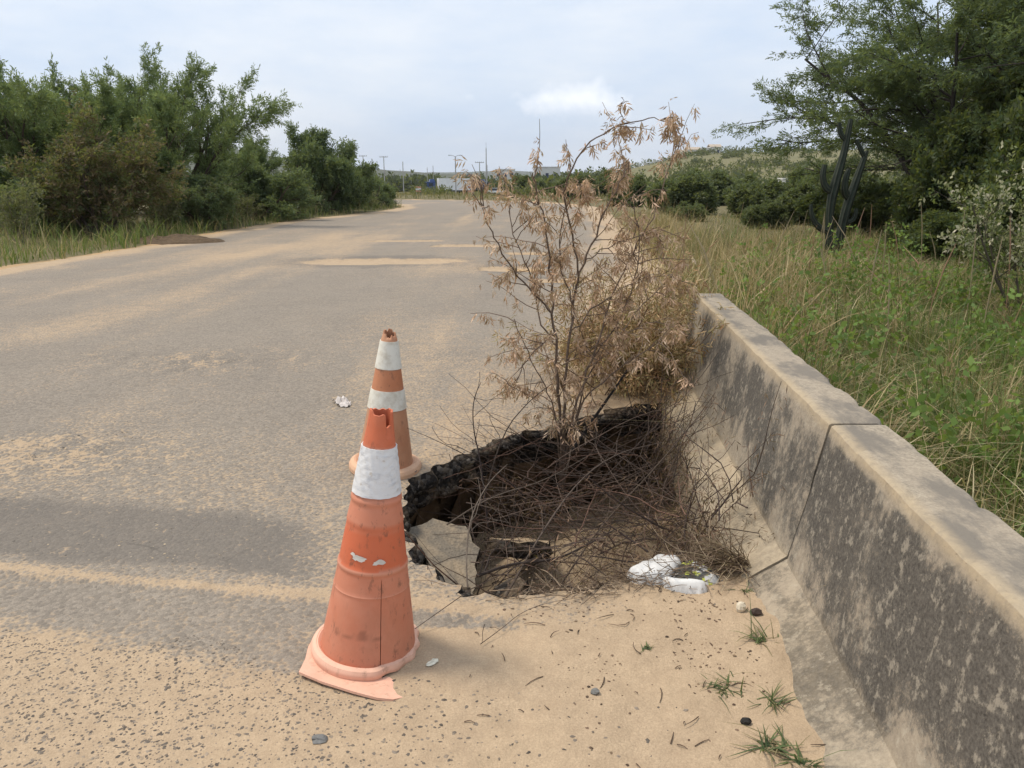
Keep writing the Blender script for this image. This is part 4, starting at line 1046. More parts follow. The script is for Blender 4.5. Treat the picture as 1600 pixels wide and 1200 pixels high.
dstem([base] + Qs([(900, 640), (935, 600), (985, 565), (1030, 535)], 4.38, 4.2), .009, .002, 14, (.15, .4), 9)
dstem([base] + Qs([(905, 600), (950, 540), (1000, 480), (1050, 430)], 4.45, 4.9), .008, .002, 14, (.15, .4), 9)
dstem([base] + Qs([(870, 640), (850, 600), (820, 540), (805, 500)], 4.36, 4.0), .006, .002, 8, (.12, .3), 8)
dstem(Qs([(925, 560), (970, 500), (995, 430), (1000, 360), (985, 310)], 4.5, 4.55), .006, .002, 12, (.12, .32), 8)
mbb.build('branches', M['twig'], dry)
LP = np.array(LP) + r.normal(0, .012, (len(LP), 3)) - DB; LD = np.array(LD)
DC = [(.55, .375, .255), (.62, .46, .33), (.45, .28, .175), (.57, .39, .275), (.36, .22, .14)]
hf = r.uniform(0, 1, len(LP)) < .55; LP = np.concatenate([LP, LP[hf] + r.normal(0, .012, (hf.sum(), 3))]); LD = np.concatenate([LD, LD[hf]])
V, F, C = leaves(LP, LD * 3, r, 6, .035, .0075, .4, .7, DC, .3)
mesh_np('dry_leaves', V, F, M['dryleaf'], dry, C)
# golden dry bush leaning on the far end of the barrier
gb = tag(empty('golden_dry_bush', (.93, 5.38, 0)), 'golden brown dry bush leaning against the far end of the barrier', 'bush')
mbg = MB(); P = []; D = []
for s in range(150):
    a = r.uniform(0, TAU); t = R(abs(r.normal(0, 40))); d = norm(np.array((math.cos(a) * math.sin(t) + .05, math.sin(a) * math.sin(t) - .15, math.cos(t))))
    p = np.array((min(r.normal(-.08, .17), .12), r.normal(.15, .22), 0.0)); L = r.uniform(.4, 1.0); tw = [p]
    for k in range(6):
        d = norm(d + r.normal(0, .13, 3) + np.array((0, 0, -.06))); p = p + d * L / 6; tw.append(p)
    tw = np.array(tw)
    mbg.tube(tw, np.linspace(.005, .0014, 7), 4, np.array((.16, .10, .06)) * r.uniform(.7, 1.4))
    for k in range(44):
        tt = r.uniform(.25, 1) * 6; j = min(int(tt), 5); P.append(tw[j] + (tw[j + 1] - tw[j]) * (tt - j)); D.append(tw[j + 1] - tw[j])
mbg.build('branches', M['twig'], gb)
P = np.array(P) + r.normal(0, .022, (len(P), 3)); V, F, C = leaves(P, np.array(D) * 4, r, 4, .045, .008, .5, .55, [(.40, .25, .13), (.48, .33, .18), (.29, .165, .085), (.44, .32, .18), (.34, .28, .13)], .3)
mesh_np('dry_leaves', V, F, M['dryleaf'], gb, C)

# ---- fallen dead branches across the hole: the ones that can be told apart
def fallen(ctrl, r0, subs, label, c=(.15, .11, .085), sub=(.08, .28)):
    ctrl = [np.array(p, float) for p in ctrl]; o_ = ctrl[0].copy(); pts = chaikin(ctrl, 2); n = len(pts)
    r0 *= .6; c = tuple(q * .7 for q in c); mb = MB(); rad = np.linspace(r0, r0 * .3, n); mb.tube(pts - o_, rad, 6, np.array(c))
    for q in range(subs):
        i = r.integers(1, n - 1); p = pts[i]; d = norm(norm(pts[i + 1] - pts[i]) + r.normal(0, .7, 3)); L = r.uniform(*sub); tw = [p]
        for k in range(5): d = norm(d + r.normal(0, .2, 3)); p = p + d * L / 5; tw.append(p)
        mb.tube(np.array(tw) - o_, np.linspace(rad[i] * .5, .0012, 6), 4, np.array(c) * r.uniform(.7, 1.4))
    root = mb.build('dead_branch', M['twig']); root.location = o_
    return tag(root, label, 'branch', 'dead branches lying across the hole')
fallen(Qs([(745, 900), (800, 880), (870, 875), (920, 850), (965, 825)], 2.62, 3.0), .011, 7, 'thick dark branch lying along the near lip of the hole', (.075, .055, .045))
fallen([(-.16, 2.62, -.12), (-.18, 2.75, .0), (-.17, 2.9, .12), (-.10, 3.02, .22), (-.02, 3.1, .27)], .007, 5, 'pale tipped twig rising before the fallen slab in the hole', (.24, .19, .15))
fallen([(-.12, 3.6, -.25), (-.16, 3.75, .05), (-.20, 3.8, .20), (-.20, 3.85, .34), (-.16, 3.9, .42)], .008, 6, 'dark twig standing up at the left far lip of the hole', (.07, .05, .045))
fallen([(-.15, 3.8, -.2), (-.05, 3.9, .15), (.1, 4.0, .30), (.22, 4.1, .36)], .008, 6, 'arching bare branch left of the dead bush', (.10, .075, .06))
fallen([(-.05, 2.75, -.2), (.12, 3.0, .0), (.3, 3.3, .12), (.5, 3.5, .18), (.75, 3.7, .16)], .009, 8, 'long curved branch crossing the middle of the hole', (.16, .12, .095))
fallen([(.2, 3.0, -.25), (.4, 3.2, -.05), (.65, 3.4, .12), (.88, 3.6, .3), (1.0, 3.7, .42)], .008, 10, 'dead branch propped against the far barrier face', (.13, .095, .07))
fallen([(-.3, 3.3, -.1), (-.1, 3.35, .02), (.15, 3.45, .05), (.4, 3.7, .1)], .007, 8, 'thin branch leaning over the left edge of the hole', (.17, .13, .10))
fallen([(.35, 4.3, -.1), (.5, 4.35, .12), (.62, 4.4, .28), (.72, 4.5, .40)], .019, 3, 'thick charred stub beside the dead bush stems', (.035, .03, .028), (.05, .15))
fallen([(.5, 3.9, -.1), (.75, 3.95, .15), (.95, 4.0, .35), (1.08, 4.0, .55)], .006, 9, 'slender twig climbing the barrier toward its top edge', (.11, .08, .065))
# the rest of the tangle
mb = MB(); P = []; D = []
for k in range(44):                                   # twigs climbing the barrier face, hung with dead leaf stalks
    y = r.uniform(2.85, 4.7); x = bar_x(y) - r.uniform(.32, .5); p = np.array((x, y, -.15)); d = norm(np.array((r.uniform(.1, .6), r.uniform(-.7, .3), r.uniform(.5, 1.1)))); L = r.uniform(.3, .85); tw = [p]
    for q in range(7):
        d = norm(d + r.normal(0, .16, 3)); p = p + d * L / 7
        lim = bar_x(p[1]) - (.09 if p[2] > .12 else .30) - .012 + max(0, p[2] - .12) * .18
        p = np.array((min(p[0], lim), p[1], p[2])); tw.append(p)
    tw = np.array(tw); mb.tube(tw, np.linspace(.004, .001, 8), 4, np.array((.10, .072, .056)) * r.uniform(.8, 1.4))
    for q in range(18):
        tt = r.uniform(.3, 1) * 7; j = min(int(tt), 6); P.append(tw[j] + (tw[j + 1] - tw[j]) * (tt - j) - np.array((.012, 0, 0))); D.append((0, 0, -.05))
for k in range(260):                                  # fine bare twigs strung from lip to lip
    x = r.uniform(-.40, .95); y = r.uniform(2.7, 4.75); 
    if hole_ctrl_sd(np.array([x]), np.array([y]))[0] > -.03: continue
    p = np.array((x, y, r.uniform(-.35, .02) + .10 * x)); a = r.normal(.35, .7) + (math.pi if r.uniform() < .5 else 0); d = norm(np.array((math.cos(a), math.sin(a), r.normal(.08, .3)))); L = r.uniform(.3, .9); tw = [p]
    for q in range(8):
        d = norm(d + r.normal(0, .13, 3)); p = p + d * L / 8
        if p[0] > bar_x(p[1]) - .31: p = np.array((bar_x(p[1]) - .31, p[1], p[2]))
        if p[0] < -.46 or p[1] < 2.52 or p[1] > 4.95: break
        p = p.copy(); p[2] = max(p[2], -.5) if hole_ctrl_sd(np.array([p[0]]), np.array([p[1]]))[0] < 0 else max(p[2], .03); tw.append(p)
    if len(tw) < 4: continue
    mb.tube(np.array(tw), np.linspace(r.uniform(.0014, .0034), .0008, len(tw)), 4, np.array([(.075, .053, .042), (.12, .085, .066), (.055, .04, .033), (.10, .058, .042)][r.integers(0, 4)]) * r.uniform(.8, 1.3))
for k in range(420):
    x = r.uniform(-.42, .98); y = r.uniform(2.62, 4.7)
    if hole_ctrl_sd(np.array([x]), np.array([y]))[0] > -.02: continue
    z0 = float(floor_z(np.array([x]), np.array([y]))[0]); p = np.array((x, y, z0 + r.uniform(-.02, .30)))
    wgt = sstep(0.0, .6, x)
    a = r.uniform(0, TAU); d = norm(np.array((math.cos(a), math.sin(a), r.uniform(.0, 1.1)))); L = r.uniform(.15, .75); tw = [p]
    for q in range(6):
        d = norm(d + r.normal(0, .16, 3) + np.array((0, 0, -.05))); p = p + d * L / 6
        if p[0] > bar_x(p[1]) - .14: p[0] = bar_x(p[1]) - .14
        tw.append(p)
    tw = np.array(tw); c = np.array([(.085, .06, .046), (.14, .10, .078), (.06, .042, .035), (.12, .068, .048)][r.integers(0, 4)])
    mb.tube(tw, np.linspace(r.uniform(.0015, .0042), .0009, 7), 4, c * r.uniform(.8, 1.3))
    if x > .1 and r.uniform() < .6:
        for q in range(16):
            tt = r.uniform(.1, 1) * 6; j = min(int(tt), 5); P.append(tw[j]); D.append(tw[j + 1] - tw[j])
adopt(tag(mb.build('twig_tangle', M['twig']), 'tangle of thin dead twigs filling the hole', 'twigs', kind='stuff'), empty('x', (0, 0, 0))) if False else tag(mb.build('twig_tangle', M['twig']), 'tangle of thin dead twigs filling the hole', 'twigs', kind='stuff')
P = np.array(P) + r.normal(0, .03, (len(P), 3)); V, F, C = leaves(P, np.array(D) * 4, r, 3, .034, .0036, .6, .6, [(.15, .085, .058), (.20, .12, .08), (.115, .068, .048), (.24, .155, .105)], .3)
tag(mesh_np('withered_leaves', V, F, M['dryleaf'], None, C), 'withered brown leaves clinging to the twigs in the hole', 'leaves', kind='stuff')
# matted straw on the near lip and dry roots against the barrier
mb = MB()
def straw(n, cx_, cy_, sx, sy, L, zoff, cols, up=.25, dirb=None):
    X_ = r.normal(cx_, sx, n); Y_ = r.normal(cy_, sy, n)
    X_ = np.where(X_ > bar_x(Y_) - .30, bar_x(Y_) - .30 - np.abs(r.normal(0, .05, n)), X_)
    Z_ = np.where(hole_ctrl_sd(X_, Y_) < 0, floor_z(X_, Y_), road_z(X_, Y_))
    for k in range(n):
        x, y, z = X_[k], Y_[k], Z_[k]
        p = np.array((x, y, z + r.uniform(.0, zoff))); a = r.uniform(0, TAU); d = np.array((math.cos(a), math.sin(a) * .6, r.uniform(-.1, up)))
        if dirb is not None: d = np.array(dirb) + r.normal(0, .35, 3)
        d = norm(d); l = r.uniform(.4, 1) * L; tw = [p]
        for q in range(4): d = norm(d + r.normal(0, .2, 3)); p = p + d * l / 4; p[2] = max(p[2], z + .003); tw.append(p)
        mb.tube(np.array(tw), np.linspace(.0018, .0008, 5), 3, np.array(cols[r.integers(0, len(cols))]) * r.uniform(.7, 1.3))
SC = [(.30, .22, .15), (.22, .155, .105), (.14, .10, .07), (.38, .29, .20)]
straw(330, .45, 2.62, .20, .05, .16, .05, SC)
straw(140, .12, 2.54, .16, .035, .14, .03, SC)
straw(260, .72, 2.85, .12, .10, .2, .09, SC, .6)
tag(mb.build('matted_straw', M['twig']), 'matted straw and roots along the near lip of the hole', 'straw', kind='stuff')
tuft = MB()
for k in range(150):
    p = np.array((bar_x(2.66) - .24 + r.normal(0, .02), 2.68 + r.normal(0, .03), .03)); a = r.uniform(0, TAU); d = norm(np.array((-.75, -.15, .45)) + r.normal(0, .38, 3)); d[0] = min(d[0], .1); L = r.uniform(.10, .27); tw = [p]
    for q in range(5): d = norm(d + r.normal(0, .1, 3) + np.array((0, 0, -.10))); p = p + d * L / 5; p[2] = max(p[2], .012); tw.append(p)
    tuft.tube(np.array(tw) - np.array((.86, 2.68, 0)), np.linspace(.0022, .0008, 6), 3, np.array([(.36, .27, .17), (.22, .16, .10), (.44, .35, .22), (.12, .085, .06)][r.integers(0, 4)]))
o = tuft.build('dry_grass_tuft', M['twig']); o.location = (.86, 2.68, 0)
tag(o, 'splayed tuft of dead grass at the joint between the barrier sections', 'grass tuft')

# ---- fallen pieces of asphalt in the hole
def slab(name, outline, th_, loc, rot, mat_top, label, seed):
    rr = np.random.default_rng(seed); outline = [tuple((1 - t) * np.array(outline[i]) + t * np.array(outline[(i + 1) % len(outline)]) + rr.normal(0, .009, 2)) for i in range(len(outline)) for t in (0, .25, .5, .75)]; n_ = len(outline); V = []
    for z, s in ((0, 1.0), (-th_ * .5, 1.03), (-th_, .93)):
        for x, y in outline: V.append((x * s + rr.normal(0, .006), y * s + rr.normal(0, .006), z + rr.normal(0, .004)))
    V.append((np.mean([p[0] for p in outline]), np.mean([p[1] for p in outline]), .004)); ctr = len(V) - 1
    F = [(k * n_ + i, k * n_ + (i + 1) % n_, (k + 1) * n_ + (i + 1) % n_, (k + 1) * n_ + i) for k in range(2) for i in range(n_)]
    root = empty(name, loc, rot)
    mesh_py('broken_side', V, F + [tuple(range(3 * n_ - 1, 2 * n_ - 1, -1))], M['aspedge'], root)
    mesh_py('road_surface', [V[i] for i in range(n_)] + [V[ctr]], [(i, (i + 1) % n_, n_) for i in range(n_)], mat_top, root)
    return tag(root, label, 'asphalt slab')
m = NT('slab_top'); v = m.obj(); vo = m.n('ShaderNodeTexVoronoi', {'Vector': v, 'Scale': 75.0})
c = m.mix(m.noise(30, v, 5, .65), (.10, .087, .07), (.27, .225, .17)); c = m.mix(m.ramp(vo.outputs['Distance'], [(.2, .6), (.5, 0)]), c, (.10, .088, .074)); c = m.mix(m.ramp(m.noise(6, v, 5, .6), [(.45, 0), (.65, .6)]), c, (.38, .29, .19)); m.principled(c, .95, m.math('SUBTRACT', 1.0, vo.outputs['Distance']), .6, .006); M['slabtop'] = m.m
slab('fallen_slab', [(-.20, .20), (-.12, -.02), (-.02, -.26), (.06, -.28), (.10, -.08), (.14, .10), (.10, .27), (-.06, .30)], .07, (-.265, 3.16, -.20), (R(10), R(12), R(14)), M['slabtop'], 'pale broken slab of road surface slumped into the left of the hole', 5)
slab('fallen_slab', [(-.15, .10), (-.10, -.12), (.06, -.16), (.15, -.02), (.10, .13)], .08, (.05, 3.55, -.30), (R(-18), R(14), R(30)), M['pitsand'], 'smaller sandy slab lying mid hole under the twigs', 6)
slab('fallen_slab', [(-.12, .08), (-.09, -.10), (.07, -.12), (.13, .0), (.06, .11)], .09, (-.05, 2.93, -.26), (R(-28), R(-12), R(70)), M['aspedge'], 'black asphalt lump beside the pale slab in the hole', 8)

# ================================================================== rubbish
def crumple(name, nu, nv, fn, mat, parent, cols):
    V = []; C = []
    for j in range(nv):
        for i in range(nu):
            u, v = i / (nu - 1), j / (nv - 1); V.append(fn(u, v)); C.append(cols(u, v))
    F = [(j * nu + i, j * nu + i + 1, (j + 1) * nu + i + 1, (j + 1) * nu + i) for j in range(nv - 1) for i in range(nu - 1)]
    return mesh_np(name, V, np.array(F), mat, parent, np.array(C), True)
sh = tag(empty('cast_off_shirt', (.60, 2.68, 0)), 'crumpled white shirt with black and yellow print lying by the hole', 'shirt')
def Pg(u, v, z=.03):
    th = R(14.8); a = (u - 800) / 1220; b = -(v - 600) / 1220
    dy = math.cos(th) + b * math.sin(th); dz = -math.sin(th) + b * math.cos(th); t = (z - 1.44) / dz
    return np.array((a * t, dy * t))
def ground_z(x, y): return np.where(hole_ctrl_sd(x, y) < 0, np.maximum(floor_z(x, y), -.05), road_z(x, y))
def cloth(name, px, hgt, fa, seed, colf, lift=0.0, cell=.005):
    poly = chaikin([Pg(*q) for q in px], 1, True); lo = poly.min(0) - .01; hi_ = poly.max(0) + .01
    X, Y, F = grid_mesh(np.arange(lo[0], hi_[0], cell), np.arange(lo[1], hi_[1], cell))
    d = -poly_sd(X, Y, poly); keep = (d[F] > -cell * .6).all(1)
    ca, sa = math.cos(fa), math.sin(fa); U = (X * ca + Y * sa); W_ = (-X * sa + Y * ca)
    rid = 1 - np.abs(2 * fbm(U * 6 + seed, W_ * 15, 311 + seed, 2) - 1) ** 1.1
    h = hgt * (1 - np.exp(-np.maximum(d, 0) / .014)) * (.5 + .8 * fbm(X * 10, Y * 10, 313 + seed, 2)) + .014 * (rid - .5) * sstep(0, .02, d)
    Z = np.where(d < .0035, ground_z(X, Y) - .006, ground_z(X, Y) * .35 + .012 + h + lift)
    o = mesh_np(name, np.stack([X - .60, Y - 2.68, Z], 1), F[keep], M['cloth'], sh, colf(X, Y), True); return o
WH = np.array((.66, .65, .63))
def wcol(X, Y): return WH[None] * (.9 + .2 * fbm(X * 20, Y * 20, 321))[:, None]
def pcol(X, Y):
    n_ = fbm(X * 34, Y * 30, 323, 3); k = fbm(X * 42 + 5, Y * 36, 325, 3); c = wcol(X, Y)
    c[k > .53] = (.50, .52, .10); c[n_ > .56] = (.09, .09, .085)
    dk = (X < Pg(1080, 890)[0] + .02 * (n_ - .5)) & (n_ > .32); c[dk] = (.075, .07, .062); return c
cloth('shirt_body', [(976, 888), (990, 876), (1014, 868), (1023, 859), (1058, 861), (1070, 872), (1062, 886), (1052, 896), (1038, 905), (1008, 906), (984, 900)], .046, .5, 1, wcol)
cloth('sleeve', [(1028, 900), (1060, 904), (1090, 909), (1108, 913), (1106, 923), (1070, 920), (1042, 914)], .028, -.2, 2, wcol, .004)
cloth('printed_front', [(1046, 896), (1056, 880), (1070, 872), (1082, 874), (1102, 880), (1119, 887), (1128, 898), (1122, 909), (1108, 910), (1088, 908), (1062, 905)], .022, .9, 3, pcol, -.003)
def paper(name, loc, s, rz, label, cat, col, k=8, tall=.5):
    rr = np.random.default_rng(int(abs(loc[0] * 1000))); n_ = k; V = []
    for j in range(n_):
        for i in range(n_):
            u, v = i / (n_ - 1) - .5, j / (n_ - 1) - .5
            V.append((u * s[0] * (1 + .3 * rr.normal(0, .3)), v * s[1] * (1 - .8 * abs(u)), abs(rr.normal(0, .18)) * s[0] * tall + .3 * tall * s[0] * (1 - 4 * v * v) * (1 - 3 * u * u) + .003))
    F = [(j * n_ + i, j * n_ + i + 1, (j + 1) * n_ + i + 1, (j + 1) * n_ + i) for j in range(n_ - 1) for i in range(n_ - 1)]
    o = mesh_np(name, V, np.array(F), M['cloth'], None, np.clip(np.tile(col, (n_ * n_, 1)) * (1 + rr.uniform(-.35, .15, (n_ * n_, 1))), 0, 1)); o.location = loc; o.rotation_euler = (0, 0, rz)
    return tag(o, label, cat)
paper('crumpled_wrapper', (-1.10, 4.86, float(road_z(-1.10, 4.86))), (.085, .20), .55, 'crumpled white wrapper on the road left of the cones', 'wrapper', (.62, .56, .52), 9, .9)
paper('paper_scrap', (-.243, 2.085, float(road_z(-.243, 2.085))), (.022, .05), -.7, 'small cream paper scrap right of the front cone foot', 'scrap', (.74, .70, .56), 5, .3)
paper('plastic_bag', (.47, 3.35, float(floor_z(np.array([.47]), np.array([3.35]))[0]) + .06), (.11, .16), .3, 'grey white plastic bag caught among the twigs inside the hole', 'bag', (.52, .49, .45), 9, .7)

def rock(name, loc, s, label, cat, col, seed, rz=0):
    rr = np.random.default_rng(seed); bpy_v = []; F = []
    nu, nv = 9, 6
    for j in range(nv + 1):
        t = math.pi * j / nv
        for i in range(nu):
            a = TAU * i / nu; q = 1 + .22 * rr.normal(0, .7)
            bpy_v.append((s[0] * math.sin(t) * math.cos(a) * q, s[1] * math.sin(t) * math.sin(a) * q, s[2] * math.cos(t)))
    for j in range(nv):
        for i in range(nu): F.append((j * nu + i, (j + 1) * nu + i, (j + 1) * nu + (i + 1) % nu, j * nu + (i + 1) % nu))
    o = mesh_np(name, bpy_v, np.array(F), M['stone'], None, np.tile(col, (len(bpy_v), 1))); o.location = loc; o.rotation_euler = (0, 0, rz)
    return tag(o, label, cat)
def rz_(x, y): return float(road_z(x, y))
rock('stone', (-.506, 1.75, rz_(-.506, 1.75) + .003), (.022, .016, .010), 'flat grey stone set in the sand below the front cone', 'stone', (.20, .195, .185), 1)
rock('stone', (.239, 1.939, rz_(.239, 1.939) + .005), (.013, .011, .010), 'small round grey stone alone on the sand right of the front cone', 'stone', (.21, .205, .19), 2)
rock('stone', (.772, 2.354, rz_(.772, 2.354) + .012), (.016, .015, .022), 'pale cream stone chip near the barrier toe', 'stone', (.72, .63, .48), 3)
rock('clod', (.815, 2.325, rz_(.815, 2.325) + .008), (.022, .014, .013), 'dark earth clod beside the cream stone chip', 'clod', (.07, .05, .04), 4)
rock('clod', (.632, 1.804, rz_(.632, 1.804) + .007), (.016, .012, .010), 'black clod between the green weed tufts', 'clod', (.03, .028, .026), 5)
# soil heap on the left shoulder
x0_, y0_ = -7.75, 18.2
X, Y, F = grid_mesh(np.linspace(-1.3, 1.3, 44), np.linspace(-.9, .9, 30))
hgt_ = np.clip(1 - (X / 1.2) ** 2 - (Y / .8) ** 2, 0, 1) ** .7 * (.16 + .22 * (fbm(X * 4, Y * 4, 331) - .4)) - .03
o = mesh_np('soil_heap', np.stack([X, Y, hgt_], 1), F, M['soil'], None, None, False); o.location = (x0_, y0_, 0)
tag(o, 'low heap of scraped brown soil on the left shoulder', 'soil heap')

# ---- gravel in the sand and litter of leaves: uncountable
def stones(name, xy, smin, smax, cols, label, seed, flat=.45, sink=.25, cat='gravel'):
    rr = np.random.default_rng(seed); n_ = len(xy)
    tmpl = np.array([(1, 0, 0), (.5, .87, .05), (-.5, .87, -.05), (-1, 0, 0), (-.5, -.87, .05), (.5, -.87, 0), (.45, .1, .8), (-.1, .45, .9), (-.4, -.25, .8), (.1, -.4, .85)])
    F6 = [(0, 1, 7, 6), (1, 2, 3, 7), (3, 4, 8, 7), (4, 5, 9, 8), (5, 0, 6, 9), (6, 7, 8, 9)]
    s = np.exp(rr.uniform(math.log(smin), math.log(smax), n_)); a = rr.uniform(0, TAU, n_)
    T = tmpl[None] * (1 + rr.normal(0, .16, (n_, 10, 3))); T = T * s[:, None, None] * np.stack([rr.uniform(.8, 1.3, n_), rr.uniform(.6, 1, n_), np.full(n_, flat)], 1)[:, None]
    ca, sa = np.cos(a)[:, None], np.sin(a)[:, None]
    z = road_z(xy[:, 0], xy[:, 1])
    V = np.stack([T[..., 0] * ca - T[..., 1] * sa + xy[:, :1], T[..., 0] * sa + T[..., 1] * ca + xy[:, 1:], T[..., 2] + (z - sink * s * flat)[:, None]], -1)
    F = (np.arange(n_)[:, None, None] * 10 + np.array(F6)[None]).reshape(-1, 4)
    c = np.array(cols)[rr.integers(0, len(cols), n_)] * (1 + rr.uniform(-.3, .3, (n_, 1)))
    return tag(mesh_np(name, V.reshape(-1, 3), F, M['stone'], None, np.repeat(c, 10, 0)), label, cat, kind='stuff')
def dl_(x, y): return y - (2.345 - .165 * (x + .087))
STC = [(.17, .14, .11), (.22, .18, .14), (.13, .11, .09), (.27, .215, .16)]
okh = lambda x, y: hole_ctrl_sd(x, y) > .02
d1 = lambda x, y: (dl_(x, y) < -.34 + .25 * (fbm(x * 3, y * 2, 73) - .5)) * (.06 + .94 * sstep(.25, -1.0, x)) 
stones('embedded_gravel', scatter(15000, -1.75, .5, 1.35, 2.5, 341, d1, okh), .0026, .0105, STC, 'dark gravel embedded in the sand at the bottom left', 342, .32, .55)
d2 = lambda x, y: ((dl_(x, y) > .06) * .5 * (.4 + .6 * sstep(.4, .65, fbm(x * 2.1, y * 2.1, 345)))) * sstep(6.5, 3, y)
stones('loose_chippings', scatter(16000, -3.4, .9, 2.4, 6.6, 343, d2, okh), .003, .0085, [(.17, .15, .125), (.30, .25, .19), (.24, .20, .16), (.42, .33, .22)], 'loose chippings strewn over the worn road surface', 344, .4, .4)
d3 = lambda x, y: sstep(-.2, .5, x) * (.06 + .94 * sstep(.5, .68, fbm(x * 5, y * 5, 347))) * (.3 + .7 * sstep(1.7, 2.4, y)) * (x < bar_x(y) - .3)
stones('leaf_litter', scatter(5200, -.3, .95, 1.4, 2.72, 346, d3, None), .0018, .0065, [(.12, .075, .05), (.09, .06, .04), (.18, .12, .08), (.22, .15, .09)], 'bits of dark leaf litter on the sand before the hole', 348, .22, .0, 'litter')
mb = MB()
for k in range(80):
    x = r.uniform(-.15, .85); y = 2.62 - 1.15 * r.uniform(0, 1) ** 1.8; z = rz_(x, y) + .003; a = r.uniform(0, TAU); L = .012 + .07 * r.uniform(0, 1) ** 2; c_ = r.normal(0, .4)
    pts = [(x + math.cos(a + c_ * t) * L * t, y + math.sin(a + c_ * t) * L * t, z + .003 * math.sin(t * 3)) for t in (0, .33, .66, 1)]
    mb.tube(pts, [.0016, .0016, .0013, .0008], 4, np.array((.12, .08, .055)) * r.uniform(.6, 1.5))
tag(mb.build('twig_litter', M['twig']), 'short dark twig bits scattered on the sand', 'twigs', kind='stuff')
fallen([(-.10, 2.18, .012), (-.03, 2.27, .014), (.03, 2.36, .016), (.12, 2.42, .018), (.26, 2.46, .018)], .0024, 3, 'thin dark twig lying on the sand between front cone and hole', (.10, .07, .055), (.03, .10))

# ---- little green weeds by the barrier toe
def weed(loc, seed, nb, L, label):
    rr = np.random.default_rng(seed); mb = []
    V = []; C = []
    for k in range(nb):
        a = rr.normal(seed * 1.9, 1.3) if k % 3 else rr.uniform(0, TAU); el = abs(rr.normal(.15, .5)); l = L * rr.uniform(.25, 1.0) * (1.7 if rr.uniform() < .12 else 1); p = np.array((rr.normal(0, .2 * L), rr.normal(0, .15 * L), .0)); d = np.array((math.cos(a) * math.cos(el), math.sin(a) * math.cos(el), math.sin(el))); s = np.array((-math.sin(a), math.cos(a), 0)); wv = rr.uniform(.003, .006)
        seg = [p]
        for q in range(3): p = p + d * l / 3; d = norm(d + np.array((0, 0, -.28))); p[2] = max(p[2], .004); seg.append(p.copy())
        for q in range(4): ww = wv * (1, .9, .6, .1)[q] / 2; V += [seg[q] - s * ww, seg[q] + s * ww]
        C += [np.array([(.10, .145, .055), (.13, .165, .07), (.24, .20, .11), (.075, .11, .05)][rr.integers(0, 4)])] * 8
    n_ = nb; i = np.arange(n_)[:, None] * 8; k = np.arange(3)[None] * 2
    F = np.stack([i + k, i + k + 1, i + k + 3, i + k + 2], -1).reshape(-1, 4)
    o = mesh_np('grass_weed', V, F, M['grass'], None, np.array(C)); o.location = loc
    return tag(o, label, 'weed', 'little grass weeds on the sand')
weed((.785, 2.17, rz_(.785, 2.17)), 1, 34, .10, 'grass weed farthest back, nearest the cream stone chip')
weed((.62, 1.965, rz_(.62, 1.965)), 2, 38, .105, 'grass weed farthest from the barrier on open sand')
weed((.735, 1.90, rz_(.735, 1.90)), 3, 26, .085, 'thin grass weed against the barrier toe, in the middle of the row')
weed((.66, 1.70, rz_(.66, 1.70)), 4, 40, .10, 'leafy grass weed at the bottom edge of the picture')
weed((.74, 1.66, rz_(.74, 1.66)), 5, 30, .09, 'grass weed touching the barrier toe at the bottom edge')
weed((.83, 2.50, rz_(.83, 2.50)), 6, 14, .05, 'tiny green sprout under the dead grass tuft')
weed((.42, 2.16, rz_(.42, 2.16)), 7, 16, .04, 'tiny green seedling alone in the middle of the sand')

# ================================================================== far background
def tz(x, y): return float(terrain(np.array([x]), np.array([y]))[0])
# highway
X, Y, F = grid_mesh(np.linspace(-220, 60, 60), np.linspace(-6, 6, 5))
Yw = 188 + Y - .02 * X
mhw = mat_simple('far_asphalt', (.23, .225, .215), .9, .2, .5)
tag(mesh_np('highway', np.stack([X, Yw, terrain(X, Yw) * 0 + np.interp(X, [-220, 60], [tz(-60, 188), tz(10, 188)]) + .35], 1), F, mhw, None, None, True), kind='structure')
HZ = lambda x: float(np.interp(x, [-220, 60], [tz(-60, 188), tz(10, 188)]) + .35)
M['truckblue'] = mat_simple('blue_paint', (.03, .06, .17), .35, .1, 2); M['whitepaint'] = mat_simple('white_paint', (.74, .74, .73), .5, .08, 2)
M['tyre'] = mat_simple('tyre_rubber', (.02, .02, .02), .9, .2, 10); M['glass'] = mat_simple('dark_glass', (.03, .04, .05), .1, .05, 2)
M['wallwhite'] = mat_simple('white_render', (.70, .67, .62), .9, .12, .6); M['rooft'] = mat_simple('clay_roof', (.46, .38, .30), .9, .2, 2)
M['poleconc'] = mat_simple('pole_concrete', (.36, .35, .34), .9, .12, 2); M['metal'] = mat_simple('galvanised_metal', (.30, .31, .32), .5, .1, 4)
M['signor'] = mat_simple('orange_panel', (.58, .30, .20), .6, .1, 4); M['teal'] = mat_simple('teal_paint', (.05, .20, .17), .4, .1, 2); M['darkp'] = mat_simple('dark_paint', (.05, .06, .10), .4, .1, 2)
def bx(root, name, c, s, mat, taper=1.0):
    mb = MB(); mb.box(c, s, None, 0, taper); return mb.build(name, mat, root, False, False)
def wheel(root, x, y, r_, w_):
    mb = MB(); a = np.linspace(0, TAU, 15)[:-1]
    V = [(x + r_ * math.cos(t), y + s, r_ + r_ * math.sin(t)) for s in (-w_ / 2, w_ / 2) for t in a]; n_ = 14
    F = [(i, (i + 1) % n_, n_ + (i + 1) % n_, n_ + i) for i in range(n_)]
    F += [(b + 0, b + i, b + i + 1, b + min(i + 2, n_ - 1)) for b in (0, n_) for i in range(1, n_ - 2, 2)]
    mb.add(V, F); mb.build('wheel', M['tyre'], root, False, False)
